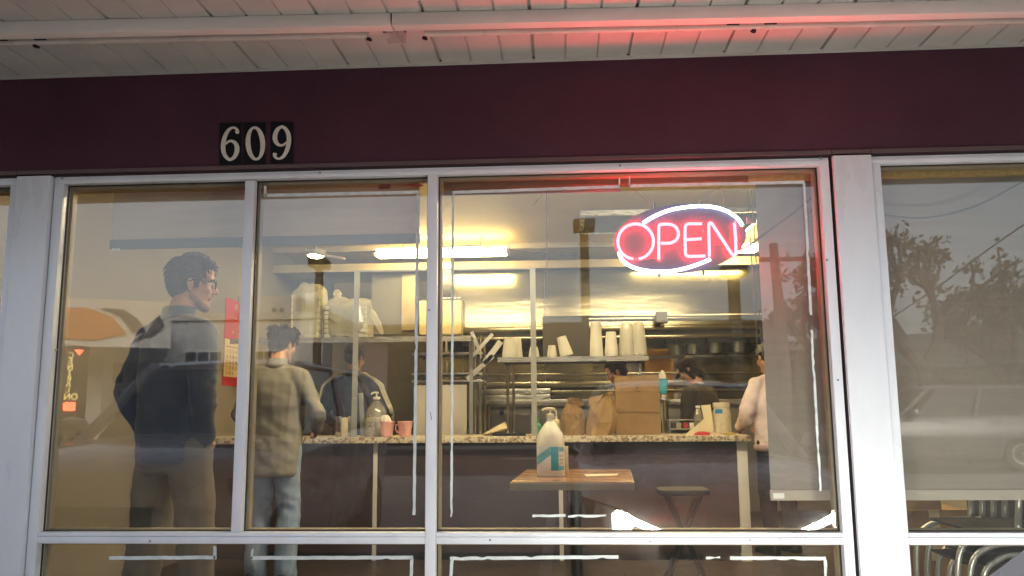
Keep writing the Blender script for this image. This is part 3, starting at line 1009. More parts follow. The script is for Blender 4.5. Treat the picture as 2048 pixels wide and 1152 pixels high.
# ------------------------------------------------------------------ dining side
# table by the window
tb = thing('dining_table', 'wood topped dining table carrying the sanitizer jug', 'table', (0.05, 1.69, 0))
q = [V((-.282, 1.22, 0)), V((.368, 1.20, 0)), V((.425, 2.16, 0)), V((-.235, 2.18, 0))]
MB().hexa([p + V((0, 0, .708)) for p in q] + [p + V((0, 0, .7455)) for p in q]).obj('edge', 'woodedge', tb, bevel=.004)
qi = [p * .985 + V((.05, 1.69, 0)) * .015 for p in q]
MB().hexa([p + V((0, 0, .746)) for p in qi] + [p + V((0, 0, .750)) for p in qi]).obj('table_top', 'wood', tb, bevel=.001)
MB().lathe([(.035, .04), (.035, .70)], (.07, 1.69, 0), 14).obj('pedestal', 'blackm', tb, smooth=True)
MB().obox((.07, 1.69, .709), (.4, .4, .016)).obj('top_plate', 'blackm', tb)
MB().obox((.07, 1.69, .02), (.55, .07, .04)).obox((.07, 1.69, .0205), (.07, .55, .039)).obj('base', 'blackm', tb, bevel=.006)

# sanitizer jug
jc = V((W(1102, 944, 1.62).x, 1.62, .7505))
jug = thing('sanitizer_jug', 'milky pump jug of hand sanitizer with teal label on the table', 'jug', jc)
S = .0029


def rring(cx, cy_, z, a, b_, n=28, e=3.2):
    r = []
    for k in range(n):
        t = 2 * pi * k / n
        c_, s_ = cos(t), sin(t)
        r.append(V((cx + a * abs(c_) ** (2 / e) * (1 if c_ > 0 else -1), cy_ + b_ * abs(s_) ** (2 / e) * (1 if s_ > 0 else -1), z)))
    return r


hw = .080
prof = [(.0, .93), (.006, 1), (.02, 1), (.05, 1), (.16, 1), (.20, .99), (.215, .97), (.24, .86), (.27, .62), (.295, .40), (.305, .28), (.31, .25), (.325, .25)]
MB().loft([rring(jc.x, jc.y, jc.z + z, hw * s_, .072 * s_, e=2 + 2.0 * (z < .2)) for z, s_ in prof]).obj('body', 'jug', jug, smooth=True)
for nm, x0, x1, z0, z1, m, yo in (('label', -.078, .082, .032, .168, 'labelw', .0008), ('label_band', .002, .044, .0345, .1655, 'teal', .0022), ('label_panel', .046, .074, .036, .060, 'teal2', .0022), ('label_panel', .046, .074, .14, .164, 'teal2', .0022)):
    bb = MB()
    rows = []
    for z in (z0, z1):
        row = []
        for k in range(13):
            x = x0 + (x1 - x0) * k / 12
            t = min(.9999, abs(x) / hw)
            y = -.072 * (1 - t ** 4) ** (1 / 4)
            row.append(V((jc.x + x * 1.012, jc.y + y - yo - .001, jc.z + z)))
        rows.append(row)
    fs = [(k, k + 1, 14 + k, 13 + k) for k in range(12)]
    bb.add(rows[0] + rows[1], fs)
    bb.obj(nm, m, jug)
bb = MB()
rows = []
for k in range(11):
    x = -.077 + .079 * k / 10
    y = jc.y - .072 * (1 - min(.9999, abs(x) / hw) ** 4) ** .25 - .0034
    za_, zb_ = .062 + (x + .077) * .75, min(.166, .112 + (x + .077) * .75)
    rows += [V((jc.x + x * 1.014, y, jc.z + za_)), V((jc.x + x * 1.014, y, jc.z + zb_))]
bb.add(rows, [(2 * k, 2 * k + 2, 2 * k + 3, 2 * k + 1) for k in range(10)]).obj('label_stripe', 'teal2', jug)
for z in (.075, .095, .115):
    MB().obox((jc.x + .060, jc.y - .0735, jc.z + z), (.026, .002, .012)).obj('label_text', 'paper', jug)
MB().lathe([(.022, 0), (.022, .022), (.012, .026)], jc + V((0, 0, .325)), 18).obj('cap', 'pump', jug, smooth=True)
MB().tube([jc + V((0, 0, .345)), jc + V((0, 0, .375))], .006, 8).obj('pump_stem', 'pump', jug)
MB().tube(bez([jc + V((.028, 0, .376)), jc + V((0, 0, .379)), jc + V((-.03, 0, .378)), jc + V((-.045, 0, .370))], 5), [.008] * 10 + [.006] * 6, 8).obj('pump_head', 'pump', jug, smooth=True)
MB().box(jc.x + .082, jc.x + .100, jc.y - .03, jc.y + .02, jc.z + .02, jc.z + .165).obj('side_tag', 'paper', jug, bevel=.004)
MB().extr([V((.13, 1.55, .7512)), V((.30, 1.62, .7512)), V((.32, 1.74, .7512)), V((.12, 1.70, .7512))], (0, 0, .0015)).obj('napkin', 'paper', label='flat paper napkin lying on the wood table by the jug', cat='napkin')

# folding stool
sc_ = W(1365, 985, 2.05)
st = thing('folding_stool', 'black folding stool with crossed legs beside the table', 'stool', (sc_.x, 2.05, 0))
zt = sc_.z
MB().loft([rring(sc_.x, 2.05, z, .155 * s_, .14 * s_, e=5) for z, s_ in ((zt - .006, .97), (zt, 1), (zt + .018, 1), (zt + .024, .97))]).obj('seat', 'black', st, smooth=True)
for s_, dy in ((-1, -.115), (1, -.085), (-1, .095), (1, .065)):
    b = MB()
    p0, p1 = V((sc_.x + s_ * .10, 2.05 + dy, zt - .008)), V((sc_.x - s_ * .155, 2.05 + dy, .012))
    b.tube([p0, p1], .013, 8, 1.0)
    b.obj('leg', 'blackm', st, smooth=True)
    MB().tube([p1 + V((0, 0, .02)), p1 + V((-s_ * .004, 0, -.012))], .016, 8).obj('rubber_foot', 'black', st)
for x in (-.155, .155):
    MB().tube([(sc_.x + x * .9, 2.05 - .1, .05), (sc_.x + x * .9, 2.05 + .08, .05)], .008, 8).obj('stretcher', 'blackm', st)
MB().tube([(sc_.x - .10, 2.05 - .10, zt - .012), (sc_.x + .10, 2.05 - .10, zt - .012)], .009, 8).obj('seat_rail', 'chrome', st)

# stacked tubular chairs and a carton by the right window
for i in range(4):
    off = i * .052
    gy = .62 + i * .004
    ch = thing('stacked_chair', ['lowest', 'second lowest', 'second highest', 'topmost'][i] + ' grey tube frame chair in the stack under the beige shade', 'chair', (2.05 + off, gy, 0), 'grey tube chairs stacked by the window')
    x0 = 1.62 + off * .9
    zt_ = .60 - .006 * i
    # side frame: back upright leans, bends into the seat rail, bends down to the front leg
    for y in (gy - .20, gy + .20):
        pts = bez([V((1.59 + i * .047, y, 0.02)), V((1.60 + i * .047, y, .30 - i * .03)), V((1.62 + i * .047, y, .52 - i * .042)), V((1.70 + i * .04, y, .595 - i * .047)), V((1.85, y, .612 - i * .047)), V((2.03, y, .60 - i * .047))], 6)
        MB().tube(pts, .0125, 10).obj('leg_frame', 'tubular', ch, smooth=True)
        pts = bez([V((1.86 + off, y, .59 - i * .02)), V((1.875 + off, y, .72)), V((1.905 + off, y, .95)), V((1.93 + off, y, 1.10))], 6)
        MB().tube(pts, .013, 10).obj('back_upright', 'tubular', ch, smooth=True)
    MB().obox((1.85, gy, .616 - i * .047), (.36, .36, .012)).obj('seat', 'black', ch, bevel=.004)
    MB().obox((1.915 + off, gy, 1.02), (.018, .37, .2), (0, .1, 0)).obj('backrest', 'black', ch, bevel=.004)
a, c = W(1822, 1062, 1.1), W(1912, 985, 1.1)
cb = thing('cardboard_carton', 'brown cardboard carton standing behind the stacked chairs', 'carton', ((a.x + c.x) / 2, 1.3, 0))
MB().box(a.x - .03, c.x + .05, 1.1, 1.5, 0.0, .62).obj('box', 'card', cb, bevel=.004)
MB().obox((a.x + .05, 1.11, .72), (.2, .006, .2), (-.25, 0, .05)).obj('flap', 'card', cb)
MB().obox(((a.x + c.x) / 2, 1.098, .5), (.05, .002, .24)).obj('tape', 'paper', cb)
MB().box(2.3, 2.9, 1.2, 1.8, 0, .7).box(2.28, 2.92, 1.18, 1.82, .7, .73).obj('side_table', 'blackm', label='dark side table in the corner behind the stacked chairs', cat='table', bevel=.006)

# ------------------------------------------------------------------ service counter
CY = 3.2
ct = thing('service_counter', 'long service counter with speckled granite top and dark maroon panels', 'counter', (-.6, 3.55, 0))
cxr = W(1500, 875, CY).x
ZC = .925
MB().box(XL + .004, cxr, CY - .03, 3.84, ZC - .045, ZC).obj('granite_top', 'granite', ct, bevel=.004)
xs = [XL + .004, W(750, 1000, CY + .05).x, W(1122, 1000, CY + .05).x, W(1478, 1000, CY + .05).x]
for i in range(3):
    MB().box(xs[i] + .001, xs[i + 1] - .001, CY + .05, CY + .08, .06, ZC - .0455).obj('panel', 'counter_panel', ct)
for x in xs[1:3]:
    MB().box(x - .016, x + .016, CY + .036, CY + .0495, .0, ZC - .0455).obj('trim', 'trim', ct, bevel=.002)
MB().box(xs[3] - .0005, xs[3] + .075, CY + .03, 3.80, 0, ZC - .0455).obj('end_panel', 'trim', ct, bevel=.003)
MB().box(XL + .004, xs[3] - .001, CY + .09, 3.78, 0, ZC - .05).obj('carcass', 'dark', ct)

# calendar on the left wall
cal = thing('wall_calendar', 'red and gold hanging calendar with cream date sheet on the wall', 'calendar', (XL + .01, 3.85, 1.35))


def cq(u0, u1, v0, v1, x, name, m, par=None):
    """u along the wall 0..1, v up 0..1"""
    y0, y1 = 3.85, 4.42
    z0, z1 = 1.36, 2.13
    return MB().box(XL + x, XL + x + .002, y0 + (y1 - y0) * u0, y0 + (y1 - y0) * u1, z0 + (z1 - z0) * v0, z0 + (z1 - z0) * v1).obj(name, m, par or cal)


cq(0, 1, 0, .12, .003, 'bottom_card', 'red')
cq(0, 1, .52, 1, .003, 'picture_card', 'red')
pad = cq(.02, .98, .10, .53, .0055, 'date_pad', 'calpaper')
for r in range(5):
    for c_ in range(7):
        dn = r * 7 + c_ + 1
        if dn <= 31:
            b = text_mesh(str(dn), .042, (XL + .0085, 3.92 + c_ * .068, 1.66 - r * .048), (radians(90), 0, radians(90)), .0003)
            b.obj('date', 'ink' if c_ else 'red', cal)
MB().box(XL + .0078, XL + .0088, 3.88, 4.40, 1.70, 1.704).obj('rule', 'ink', cal)
rg = random.Random(5)
for k in range(26):
    a_ = rg.uniform(0, 6.28)
    cy_, cz_ = 4.135 + .2 * cos(a_) * rg.random(), 1.94 + .15 * sin(a_)
    MB().lathe([(rg.uniform(.006, .02), 0), (.004, .002)], (XL + .0055, cy_, cz_), 7, (1, 0, 0)).obj('gold_motif', 'gold', cal)
MB().tube([(XL + .004, 4.135, 2.13), (XL + .002, 4.135, 2.18)], .003, 6).obj('hanger', 'cord', cal)
# ================================================================== kitchen behind the counter
def fixture(label, xa, xb, y, z, lm='fluor'):
    f = thing('ceiling_light', label, 'ceiling light', ((xa + xb) / 2, y, z - .06), 'lit kitchen ceiling lights')
    MB().box(xa - .03, xb + .03, y - .035, y + .035, z + .012, z + .035).obj('housing', 'trim', f, bevel=.004)
    rings = []
    for x in (xa, xa + .012, xb - .012, xb):
        e = 0.8 if x in (xa, xb) else 1
        rings.append([(x, y - .075 * e, z + .011), (x, y - .072 * e, z - .03 * e), (x, y - .05 * e, z - .052 * e), (x, y + .05 * e, z - .052 * e), (x, y + .072 * e, z - .03 * e), (x, y + .075 * e, z + .011)])
    MB().loft(rings).obj('diffuser', lm, f)
    for x in (xa - .028, xb + .004):
        MB().box(x, x + .024, y - .085, y + .085, z - .045, z + .0115).obj('end_cap', 'trim', f, bevel=.004)
    for x in (xa + .25, xb - .25):
        MB().tube([(x, y, z + .035), (x, y, 2.79)], .006, 6).obj('hanger', 'cord', f)
    return f


FL = W(755, 511, 4.6)
FR = W(1013, 511, 4.6)
fixture('lit fluorescent ceiling light over the middle of the kitchen', FL.x, FR.x, 4.6, FL.z + .03)
F2 = W(1478, 500, 4.75)
fixture('lit fluorescent ceiling light partly hidden by the OPEN sign', F2.x - .95, F2.x + .17, 4.75, F2.z + .03)
dl = W(632, 511, 4.5)
d = thing('downlight', 'small round lit lamp on the ceiling above the plastic bags', 'ceiling light', (dl.x, 4.5, dl.z))
MB().lathe([(.02, 0.055), (.09, .05), (.095, .03), (.085, .0)], (dl.x, 4.5, dl.z), 20).obj('housing', 'trim', d, smooth=True)
MB().lathe([(.01, -.028), (.05, -.022), (.076, -.004), (.078, .001)], (dl.x, 4.5, dl.z), 20).obj('lens', 'bulb', d, smooth=True)
MB().tube([(dl.x, 4.5, dl.z + .05), (dl.x, 4.5, 2.79)], .012, 8).obj('stem', 'trim', d)

fixture('added fluorescent light, out of view, over the dining side near the tall man', -1.55, -.33, 1.75, 2.70, 'fluor2')  # both added above the header, out of view, to light the counter front
fixture('second added fluorescent light, out of view, over the dining side, nearer the chairs', .35, 1.57, 1.75, 2.70, 'fluor2')
# ceiling beams and conduits
z1 = W(1000, 478, 4.95).z
MB().box(XL, XR, 4.95, 5.0, z1 - .10, 2.789).obj('beam', 'beam', kind='structure')
MB().box(XL + .9, XR, 4.9, 4.948, z1 - .012, z1 + .012).obj('beam', 'beam', kind='structure')
bz = W(1000, 535, 5.05).z
MB().box(XL, XR, 5.012, 5.10, bz - .02, bz + .06).obj('beam', 'beam', kind='structure')
for pts, r, lab in (([W(690, 518, 4.2), W(640, 508, 4.2), W(612, 500, 4.2)], .012, 'pale conduit running along the kitchen ceiling above the plastic bags'),
                    ([W(870, 494, 4.5), W(960, 492, 4.5), W(1050, 503, 4.6), W(1160, 512, 4.8)], .006, 'thin cable strung across the ceiling behind the long light'),
                    ([W(700, 505, 4.3), W(760, 503, 4.3), W(780, 512, 4.4), W(830, 504, 4.5)], .008, 'looped cable on the ceiling at the end of the long light')):
    MB().tube(bez(pts, 6), r, 8).obj('ceiling_cable', 'cord' if r < .01 else 'trim', label=lab, cat='cable', smooth=True)

# ceiling air vent
vt = thing('ceiling_vent', 'louvred metal air vent in the kitchen ceiling behind the neon sign', 'air vent', W(1240, 440, 4.0))
va, vb = W(1158, 480, 4.35), W(1500, 480, 4.35)
zc = 2.775
MB().box(va.x, vb.x, 3.62, 3.66, zc - .03, zc + .012).box(va.x, vb.x, 4.36, 4.40, zc - .03, zc + .012).box(va.x, va.x + .04, 3.661, 4.359, zc - .03, zc + .012).box(vb.x - .04, vb.x, 3.661, 4.359, zc - .03, zc + .012).obj('frame', 'steel', vt)
for i in range(11):
    MB().obox(((va.x + vb.x) / 2, 3.70 + i * .063, zc - .008), (vb.x - va.x - .085, .05, .003), (radians(-35), 0, 0)).obj('louvre', 'angle', vt)
MB().box(va.x + .04, vb.x - .04, 3.662, 4.358, zc + .008, zc + .011).obj('duct_back', 'dark', vt)

# extractor hood
hood = thing('extractor_hood', 'long stainless extractor hood with glowing front over the cook line', 'hood', (0, 5.6, 1.9))
HY = 5.15
za, zb = W(1000, 542, HY).z, W(1000, 655, HY).z
xa, xb = W(862, 600, HY).x, XR - .25
for i in range(4):
    x0 = xa + (xb - xa) * i / 4
    x1 = xa + (xb - xa) * (i + 1) / 4
    b = MB()
    n = 8
    prof = [(HY - .05 + .035 * k / n - .004 * sin(pi * k / n), zb + (za - zb) * k / n) for k in range(n + 1)]
    ring = lambda x: [(x, y, z) for y, z in prof] + [(x, HY + .02, za), (x, HY + .02, zb)]
    b.loft([ring(x0 + .0015), ring(x1 - .0015)])
    b.obj('front_sheet', 'steelh', hood, smooth=True, angle=50)
MB().box(xa, xb, HY - .05, HY + .03, zb - .052, zb - .002).obj('lower_lip', 'steelh', hood, bevel=.004)
MB().box(xa, xb, HY - .03, HY + .05, zb - .10, zb - .054).obj('gutter', 'dark', hood)
MB().box(xa, xb, HY - .045, HY + .04, zb - .135, zb - .101).obj('lower_rail', 'steelh', hood, bevel=.004)
MB().box(xa, xa + .02, HY + .02, 6.9, zb - .12, za).obj('side_sheet', 'steelh', hood)
MB().box(xa + .02, xb, HY + .08, 7.0, za - .05, za).obj('top_sheet', 'steeld', hood)
for i in range(9):
    x = xa + .2 + i * .47
    if x < xb - .4:
        MB().obox((x + .2, 6.2, zb + .12), (.44, .03, .5), (radians(35), 0, 0)).obj('filter', 'steeld', hood)
for x in (0.1, 1.6):
    MB().lathe([(.06, 0), (.07, .03), (.02, .07)], (x, 5.8, zb + .05), 14).obj('hood_lamp', 'bulb', hood)
# pale box column at the left end of the hood
ka, kb = W(838, 670, 4.9), W(922, 598, 4.9)
kc = thing('duct_box', 'pale boxed duct with a shiny top beside the hood', 'duct', ((ka.x + kb.x) / 2, 5.0, ka.z))
MB().box(ka.x, kb.x, 4.9, 5.1, ka.z, kb.z).obj('box', mat('cream_enamel', (.66, .54, .3), .3, vary=.04), kc, bevel=.01)
MB().box(ka.x - .004, kb.x + .004, 4.89, 5.11, kb.z + .001, kb.z + .02).obj('lid', 'chrome', kc, bevel=.004)
MB().box((ka.x + kb.x) / 2 - .1, (ka.x + kb.x) / 2 + .1, 4.95, 5.05, kb.z + .02, 2.788).obj('flue', 'steelh', kc, bevel=.01)
# dark panel hanging in the kitchen left of it
pa, pb = W(742, 668, 5.2), W(838, 540, 5.2)
MB().box(pa.x, pb.x, 5.2, 5.24, pa.z, pb.z).obj('splash_board', mat('smoky_board', (.16, .15, .13), .4, vary=.25, scale=2), label='smoky grey splash board behind the guard glass', cat='panel')
MB().box(pb.x - .17, pb.x - .005, 5.15, 5.197, pa.z + .03, pb.z - .05).obj('fuse_cabinet', mat('tan_enamel', (.42, .34, .2), .45), label='narrow tan cabinet door on the splash board', cat='cabinet', bevel=.005)

# conduit with junction box in front of the hood
cd = thing('conduit', 'grey conduit pipe with a square junction box across the hood', 'conduit', W(1323, 632, 4.9))
MB().tube([W(1086, 635, 4.98), W(1300, 632, 4.98), W(1530, 629, 4.98)], .013, 8).obj('pipe', 'steeld', cd, smooth=True)
c = W(1323, 635, 4.95)
MB().obox(c, (.115, .05, .115)).obj('junction_box', mat('grey_box_enamel', (.13, .13, .13), .5), cd, bevel=.008)
MB().obox(c + V((0, -.0265, 0)), (.10, .004, .10)).obj('cover_plate', mat('grey_cover', (.17, .17, .165), .5), cd)
MB().tube([c - V((0, 0, .05)), c - V((0, 0, .085))], .01, 8).obj('nipple', 'steeld', cd)

# back splash wall of sheet steel, cook line
bs = thing('backsplash', 'stainless sheet wall behind the cook line', 'splashback', (0, 6.9, .9))
xs_ = [XL + .3, -1.2, -.2, .55, 1.5, 2.4, XR - .1]
for i in range(6):
    MB().box(xs_[i] + .002, xs_[i + 1] - .002, 6.9, 6.92, .9, 2.4).obj('sheet', 'steelh' if i != 3 else 'steel', bs)
a, c = W(1292, 790, 6.5), W(1345, 697, 6.5)
MB().box(a.x, c.x, 6.5, 6.55, 1.2, c.z).obj('copper_panel', 'copper', label='copper coloured panel behind the tall paper bag', cat='panel', bevel=.01)  # even copper colour, no emission
cl = thing('cook_line', 'long stainless cooking line with shelves behind the cooks', 'cooker', (.2, 6.0, 0))
xl, xr = W(960, 800, 5.7).x, XR - .3
for (p0, p1, y0, y1, m, nm) in ((800, 812, 5.4, 5.9, 'steel', 'worktop'), (762, 774, 5.7, 5.95, 'steelh', 'shelf'), (745, 750, 5.85, 6.0, 'steelh', 'shelf'), (780, 786, 5.5, 5.52, 'steelh', 'rail')):
    z1_, z0_ = W(1200, p0, y0).z, W(1200, p1, y0).z
    MB().box(xl, xr, y0, y1, z0_, z1_).obj(nm, m, cl, bevel=.004)
zw = W(1200, 800, 5.4).z
MB().box(xl, xr, 5.48, 5.9, .1, zw - .06).obj('front', 'steeld', cl)
for i in range(6):
    x = xl + .25 + i * (xr - xl - .4) / 5
    MB().lathe([(.02, 0), (.024, .02), (.018, .035)], (x, 5.478, zw - .12), 12, (0, -1, 0)).obj('knob', 'black', cl)
    MB().box(x - .25, x + .25, 5.86, 5.88, zw + .12, zw + .20).obj('back_riser', 'dark', cl)
for x in (xl + .02, (xl + xr) / 2, xr - .05):
    MB().box(x, x + .03, 5.9, 5.93, zw, W(1200, 745, 5.85).z).obj('post', 'steeld', cl)
rgk = random.Random(9)
for i, px in enumerate((1350, 1385, 1430, 1478)):
    p = W(px, 700, 6.3)
    MB().lathe([(.05, 0), (.07, .01), (.075, .12), (.078, .125), (.06, .12), (.05, .02)], (p.x, 6.3, 1.72 + .01 * i), 16).obj('stock_pot', 'steeld', label=['first', 'second', 'third', 'fourth'][i] + ' dull metal pot from the copper panel on the high rack', cat='pot', group='pots on the high rack', smooth=True)
hr = thing('pot_rack', 'dark wire pot rack under the hood above the cooks', 'rack', (1.1, 6.3, 1.6))
zz = 1.715
for y in (6.15, 6.3, 6.45):
    MB().tube([(.45, y, zz - .006), (2.4, y, zz - .006)], .006, 6).obj('rack_bar', 'steeld', hr)
for x in (.46, 1.3, 2.39):
    MB().tube([(x, 6.3, zz), (x, 6.3, 2.45)], .012, 8).obj('rack_hanger', 'dark', hr)

# ------------------------------------------------------------------ serving frame on the counter, shelves, cups
sg = thing('serving_frame', 'grey angle iron serving frame with glass standing on the counter', 'frame', (-.8, 3.32, ZC))
GY = 3.30
zt_ = W(880, 541, GY).z
px = []
for p in (711, 1067):
    x = W(p, 700, GY).x
    px.append(x)
    b = MB().box(x - .022, x + .022, GY, GY + .004, ZC, zt_).box(x - .022, x - .018, GY + .0042, GY + .045, ZC, zt_)
    b.obj('post', 'angle', sg)
    for z in (ZC + .06, ZC + .30, ZC + .55):
        MB().lathe([(.006, -.004), (.006, .001)], (x, GY, z), 8, (0, 1, 0)).obj('bolt', 'steel', sg)
MB().box(px[0] - .022, px[1] + .022, GY + .0045, GY + .012, zt_ + .0005, zt_ + .014).obj('top_rail', 'angle', sg)
MB().box(px[0] + .023, px[1] - .023, GY + .014, GY + .018, W(880, 668, GY).z, zt_ - .004).obj('guard_pane', 'clearglass', sg)
MB().box(px[0] - .50, px[0] - .024, GY + .014, GY + .018, W(640, 668, GY).z, zt_ - .04).obj('guard_pane', 'clearglass', sg)

GS = 3.62
s1 = thing('wall_shelf', 'long steel overhead shelf carrying the bagged cup stacks', 'shelf', (-1.6, GS, 1.5))
z_s1 = W(700, 674, GS - .17).z
x0, x1 = W(592, 680, GS).x, W(946, 680, GS).x
MB().box(x0 - .5, x1, GS - .17, GS + .22, z_s1 - .004, z_s1).box(x0 - .5, x1, GS - .17, GS - .165, z_s1 - .045, z_s1 - .0042).obj('shelf_board', 'steel', s1)
for x in (x0 - .3, x1 - .05):
    MB().box(x, x + .03, GS + .18, GS + .21, ZC, z_s1 - .005).obj('support', 'steeld', s1)
s2 = thing('wall_shelf', 'steel pass shelf with upturned foam cups over the counter', 'shelf', (.0, GS, 1.4))
z_s2 = W(1140, 713, GS - .15).z
x0b, x1b = W(998, 715, GS).x, W(1293, 715, GS).x
MB().box(x0b, x1b, GS - .15, GS + .2, z_s2 - .004, z_s2).box(x0b, x1b, GS - .15, GS - .145, z_s2 - .04, z_s2 - .0042).obj('shelf_board', 'steel', s2)
MB().box(x0b + .05, x1b - .02, GS - .1, GS - .09, z_s2 - .055, z_s2 - .042).obj('heat_strip', 'dark', s2)
for x in (x0b + .06, x0b + .11, x1b - .04):
    MB().tube([(x, GS + .16, ZC), (x, GS + .16, z_s2 - .005)], .012, 8).obj('support', 'chrome', s2)


def cup_stack(px, pw, ptop, label, name='cup_stack', tilt=0, m='cup', nrim=5, Y=GS):
    base = W(px, 712, Y)
    sc = (base - W(px + 1, 712, Y)).length
    r = pw * sc / 2
    h = (712 - ptop) * sc
    t = thing(name, label, 'cups', (base.x, Y, z_s2 + .0005), 'foam cups on the pass shelf')
    z0 = z_s2 + .0005
    # upturned nested cups: rim at the bottom, rims of the nested ones stacked above
    pr = [(r * .93, 0), (r, .001), (r, .006), (r * .965, .008)]
    for k in range(nrim):
        z = .010 + k * .011
        if z < h * .5:
            pr += [(r * .975 - k * r * .006, z), (r * .99 - k * r * .006, z + .003), (r * .965 - k * r * .006, z + .006)]
    pr += [(r * .70, h - .002), (r * .66, h), (.0008, h - .003)]
    b = MB().lathe(pr, (base.x, Y, z0), 22)
    if tilt:
        mm = Matrix.Rotation(tilt, 4, 'Y')
        o0 = V((base.x, Y, z0))
        b.v = [o0 + mm @ (v - o0) for v in b.v]
        zmin = min(v.z for v in b.v)
        b.v = [v + V((0, 0, z0 - zmin)) for v in b.v]
    b.obj('cups', m, t, smooth=True, angle=25)
    return t


cup_stack(1019, 30, 671, 'foam cup stack at the guard end of the pass shelf, front one', nrim=3)
cup_stack(1033, 26, 669, 'foam cup stack tucked behind the first beside the grey post', Y=GS + .13, nrim=3)
cup_stack(1068, 22, 690, 'short foam cup half hidden by the grey frame post', nrim=2)
cup_stack(1104, 20, 687, 'single short foam cup between post and leaning cup', nrim=2)
cup_stack(1134, 27, 672, 'leaning foam cup stack lying tilted on the pass shelf', tilt=-.28, nrim=2)
cup_stack(1193, 28, 640, 'tallest foam cup stack on the pass shelf', nrim=6)
cup_stack(1223, 28, 661, 'medium foam cup stack right next to the tallest', nrim=5)
bg = cup_stack(1254, 28, 652, 'bagged foam cup stack at the outer end, nearer the tallest', nrim=6)
bg2 = cup_stack(1278, 26, 652, 'bagged foam cup stack at the very end of the pass shelf', nrim=6)


def bag_sheet(parent, cx, cy_, z0, rings, name='bag', m='bagfilm', seed=1, amp=.012, n=30):
    rr = []
    for z, rx, ry, dx in rings:
        ring = []
        for k in range(n):
            t = 2 * pi * k / n
            j = 1 + amp * 6 * noise.noise(V((cos(t) * 2.2 + seed, sin(t) * 2.2, z * 9)))
            ring.append(V((cx + dx + rx * cos(t) * j, cy_ + ry * sin(t) * j, z0 + z + amp * noise.noise(V((t * 2, z * 10, seed))))))
        rr.append(ring)
    return MB().loft(rr).obj(name, m, parent, smooth=True, angle=14)


bag_sheet(bg, W(1254, 700, GS).x, GS, z_s2 + .016, [(0, .066, .066, 0), (.1, .063, .063, 0), (.22, .052, .05, 0), (.258, .044, .044, 0), (.268, .01, .01, 0)], seed=4)
bag_sheet(bg2, W(1278, 700, GS).x, GS, z_s2 + .016, [(0, .062, .062, 0), (.1, .06, .06, 0), (.22, .05, .05, 0), (.258, .042, .042, 0), (.268, .01, .01, 0)], seed=7)

# bagged stacks on the upper shelf
for px0, px1, ptop, lab, seed, ear in ((586, 650, 574, 'large plastic bag of foam boxes at the wall end of the upper shelf', 2, 0), (652, 742, 602, 'plastic bag of foam boxes with twisted ear behind the grey post', 5, 1)):
    a, c = W(px0, 672, GS), W(px1, 672, GS)
    h = W(px0, ptop, GS).z - z_s1
    cx = (a.x + c.x) / 2
    hw_ = (c.x - a.x) / 2
    t = thing('bagged_boxes', lab, 'bag', (cx, GS, z_s1), 'plastic bags of foam boxes on the upper shelf')
    nb = 2 if ear else 1
    for q in range(nb):
        w_ = hw_ * 2 / nb
        bx0 = a.x + q * w_ + .015
        for k in range(7):
            z = z_s1 + .003 + k * (h * .82) / 7
            MB().box(bx0, bx0 + w_ - .03, GS - .12, GS + .12, z, z + h * .82 / 7 - .004).obj('foam_box', 'cup', t, bevel=.008)
    bag_sheet(t, cx, GS, z_s1 + .003, [(0, hw_ * 1.0, .15, 0), (.03, hw_ * 1.08, .165, 0), (h * .4, hw_ * 1.07, .165, 0), (h * .84, hw_ * 1.05, .16, 0), (h * .94, hw_ * .92, .14, .01), (h, hw_ * .66, .09, .0), (h * 1.005, hw_ * .2, .03, 0)], seed=seed, amp=.034)
    if ear:
        e0 = V((cx - hw_ * .35, GS - .02, z_s1 + h * .9))
        MB().tube(bez([e0, e0 + V((-.02, -.03, .07)), e0 + V((-.015, -.03, .12))], 5), [.05, .05, .045, .04, .03, .035, .045, .04, .03, .02, .01], 9, .5).obj('twisted_ear', 'bagfilm', t, smooth=True)
        e0 = V((c.x + .0, GS - .02, z_s1 + .2))
        MB().tube(bez([e0 + V((-.03, 0, .06)), e0 + V((.05, -.03, -.05)), e0 + V((.11, -.04, -.17))], 5), [.01, .03, .035, .04, .035, .03, .035, .03, .025, .02, .01], 9, .5).obj('hanging_film', 'bagfilm', t, smooth=True)

# steel rack and cabinet at the left of the pass
rk = thing('steel_rack', 'steel kitchen rack with white side panel behind the counter', 'rack', (-1.0, 4.2, 0))
ra, rb = W(880, 870, 4.0), W(945, 672, 4.0)
for x in (ra.x, rb.x - .02, rb.x + .07):
    for y in (4.0, 4.4):
        MB().tube([(x, y, 0), (x, y, rb.z)], .013, 8).obj('upright', 'chrome', rk)
for p in (705, 745, 760):
    z = W(900, p, 4.0).z
    MB().box(ra.x - .25, rb.x + .09, 3.98, 4.42, z - .02, z).obj('shelf', 'steel', rk, bevel=.003)
z = W(900, 765, 4.0).z
MB().box(ra.x - .22, rb.x - .05, 3.985, 4.0, .75, z - .02).obj('side_panel', mat('white_panel', (.6, .56, .48), .45, vary=.06), rk, bevel=.004)
